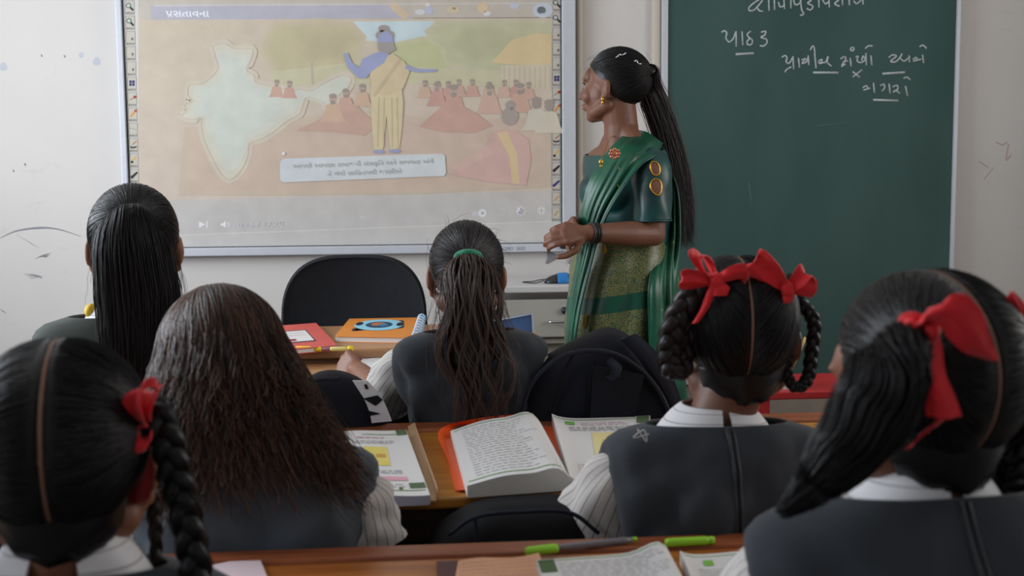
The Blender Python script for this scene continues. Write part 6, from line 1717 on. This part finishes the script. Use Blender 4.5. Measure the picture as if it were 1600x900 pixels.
# hair: swept back, pinned, long straight ponytail
FRONT[0] = .20
cap_mesh(hT, gT, HB, k=1.03)
tieT = np.array((.0, -.98, .28)); hbT = srgb(17, 15, 16); H = Hair()
combed(hT, H, hairline_starts(1400, 101), tieT, hbT, seed=102, k0=1.0, k1=1.06, kend=1.10, r=.0009); flyaways(hT, H, 26, 104, HB)
H.build('combed_hair', gT); FRONT[0] = 0.0
tp = hT.P(tieT, 1.08)
pT = [tp, q3(1014, 134, YT + .02), q3(1027, 170, YT + .04), q3(1042, 215, YT + .04), q3(1056, 270, YT + .04), q3(1066, 325, YT + .03), q3(1070, 390, YT + .02)]
rxT = [.022, .034, .040, .040, .042, .040, .036, .028]; ryT = [.02, .026, .026, .024, .022, .02, .018]
H = Hair(); pony(H, pT, rxT, ryT, (1, 0, .2), 900, srgb(22, 18, 18), 106, .005, 1.3, r=.0011, ends=(.78, 1.0), tint=srgb(70, 52, 50)); pony(H, pT, [x * 1.3 for x in rxT], ryT, (1, 0, .2), 110, srgb(60, 46, 44), 108, .010, 1.1, r=.0007, ends=(.7, 1.05), frizz=.001); H.build('ponytail', gT)
pony_core(pT, rxT, ryT, (1, 0, .2), gT, HB, shrink=.75, end=.8)
M_PINM = mat('steel_hairpin', srgb(170, 172, 178), .25, metal=.9)
for (ax_, ay_, bx_, by_) in ((962, 86, 979, 80), (990, 97, 998, 102)):
    b = MB(); d1 = q3(ax_, ay_, YT - .085); d2 = q3(bx_, by_, YT - .075)
    # lay the pin on the hair surface
    def on_head(p):
        v_ = (p - hT.C) @ hT.R / hT.s - SKC; v_ = v_ / SKR; return hT.P(v_, 1.10)
    b.tube(catmull([on_head(d1), on_head(lerp(d1, d2, .4) + np.array((0, 0, .006))), on_head(lerp(d1, d2, .6) - np.array((0, 0, .004))), on_head(d2)], 16), .0022, 6); b.build('hairpin', M_PINM, gT)

# ------------------------------------------------------------------ school bags
def bag(label, outline, Y, half, m, zbot, group='school bags', n=72, puff=.9):
    """outline: photo points of the silhouette (left bottom, over the top, right bottom) at depth Y; the bag stands on zbot"""
    P = catmull([pt(x, y, Y) for x, y in outline], n)[:, [0, 2]]
    x0, x1 = P[0, 0], P[-1, 0]
    P = np.vstack([P, [(lerp(x1, x0, t), zbot) for t in np.linspace(.0, 1, 20)]])
    P[:, 1] = np.maximum(P[:, 1], zbot)
    c = P.mean(0); zc = zbot
    r = thing('school_bag', label, 'bag', (c[0], Y, zbot), 0, group)
    rows_ = []
    for t in np.linspace(-1, 1, 17):
        k = (1 - abs(t) ** 3.2) ** .5 if abs(t) < 1 else 0
        k = lerp(.80, 1.0, k)
        ring = []
        for p in P:
            w = noise.noise(V((p[0] * 9, p[1] * 9, t * 2 + Y))) * .006
            ring.append((c[0] + (p[0] - c[0]) * (k + w), Y + t * half, zc + (p[1] - zc) * (k + w)))
        rows_.append(ring)
    b = MB(); b.loft(rows_); b.build('bag_body', m, r)
    def on(px, py, lift=.004):
        q = pt(px, py, Y - half); return np.array((q.x, Y - half - lift, q.z))
    return r, on
M_NAVY = mat('navy_nylon', srgb(22, 24, 34), .75, .2, var=.2, vscale=14, bump=.3, bscale=26)
M_BLKN = mat('black_nylon', srgb(16, 17, 21), .75, .2, var=.2, vscale=14, bump=.3, bscale=26)
M_NAVYL = mat('navy_webbing', srgb(30, 33, 46), .7, .3, bump=.3, bscale=200)
g1, on = bag('big navy backpack standing on the front bench beside the green hair tie girl', [(792, 720), (800, 655), (812, 605), (845, 566), (890, 538), (930, 520), (958, 514), (985, 526), (1015, 560), (1042, 600), (1062, 645), (1072, 720)], 2.24, .10, M_NAVY, SEAT)
def seam(g, on, pts, r, m, name='seam'):
    b = MB(); b.tube(catmull([on(*p) for p in pts], 30), r, 6); return b.build(name, m, g)
seam(g1, on, [(812, 655), (830, 600), (868, 562), (912, 548), (960, 552), (1002, 578), (1030, 612), (1048, 650)], .0045, M_NAVYL, 'zip')
seam(g1, on, [(896, 552), (878, 590), (862, 650)], .0035, M_BLKN); seam(g1, on, [(930, 560), (922, 600), (918, 655)], .0035, M_BLKN)
b = MB(); b.prism([V(on(*p, .002)) for p in ((925, 570), (1005, 585), (990, 650), (920, 650))], (0, -.010, 0)); b.build('front_pocket', M_NAVY, g1, False)
b = MB(); ribbon(b, [on(950, 562, .006), on(962, 574, .03), on(958, 586, .025), on(946, 580, .006)], (.6, 0, .8), [.016, .018, .018, .016]); b.build('grab_loop', M_NAVYL, g1)
b = MB(); ribbon(b, [on(985, 528, -.02), on(1012, 556, -.005), on(1040, 600, -.005), on(1058, 648, -.01)], (.9, -.3, .3), [.03, .034, .034, .03], .006); b.build('shoulder_strap', M_NAVYL, g1)
g2, on = bag('navy school bag with bold white lettering behind the loose-haired girl', [(452, 740), (462, 650), (470, 606), (490, 586), (520, 580), (552, 588), (578, 606), (596, 632), (609, 662), (616, 740)], 2.20, .07, M_NAVY, SEAT)
M_WPRINT = mat('white_bag_print', srgb(206, 208, 214), .6)
Kz = lambda pts_: [(400 + x * .2, 480 + y * .2) for x, y in pts_]
def patch(pts_, m, dy, name):
    b = MB(); b.prism([V(on(x, y, .000)) for x, y in Kz(pts_)], (0, -dy, 0)); b.build(name, m, g2, False)
patch([(755, 570), (870, 572), (905, 610), (950, 660), (990, 715), (1025, 790), (1062, 885), (905, 900), (890, 820), (868, 760), (840, 700), (800, 640)], M_WPRINT, .006, 'white_lettering')
patch([(845, 600), (866, 597), (880, 630), (858, 637)], M_NAVY, .008, 'letter_gap')
patch([(838, 708), (950, 683), (990, 718), (935, 766)], M_NAVY, .008, 'letter_gap'); patch([(868, 800), (972, 826), (895, 842)], M_NAVY, .008, 'letter_gap')
b = MB(); b.tube(catmull([on(470, 600, .01), on(500, 590, .02), on(530, 590, .012)], 14), .004, 6); b.build('grab_loop', M_NAVYL, g2)
g3, on = bag('black cloth bag on the bench between the loose-haired girl and the bows girl', [(664, 900), (674, 842), (705, 812), (755, 788), (820, 781), (880, 779), (912, 790), (940, 808), (962, 840), (968, 900)], 1.60, .075, M_BLKN, SEAT)
seam(g3, on, [(700, 835), (745, 806), (820, 798), (890, 800), (935, 832)], .003, M_NAVYL, 'zip'); seam(g3, on, [(742, 806), (745, 850)], .003, M_NAVYL)
g4, on = bag('dark bag at the left edge behind the nearest left girl', [(-110, 960), (-104, 850), (-70, 818), (-20, 812), (12, 820), (24, 850), (30, 960)], 1.60, .08, M_BLKN, SEAT)
b = MB(); zz = V(on(-10, 815, 0)).z; b.prism([pt(-60, 812, 1.56), pt(20, 812, 1.56), pt(20, 800, 1.66), pt(-60, 800, 1.66)], (0, 0, .008))
tag(b.build('exercise_book', mat('white_cover', srgb(210, 210, 212), .7), None, False), 'white exercise book lying on the dark bag at the left edge', 'notebook')
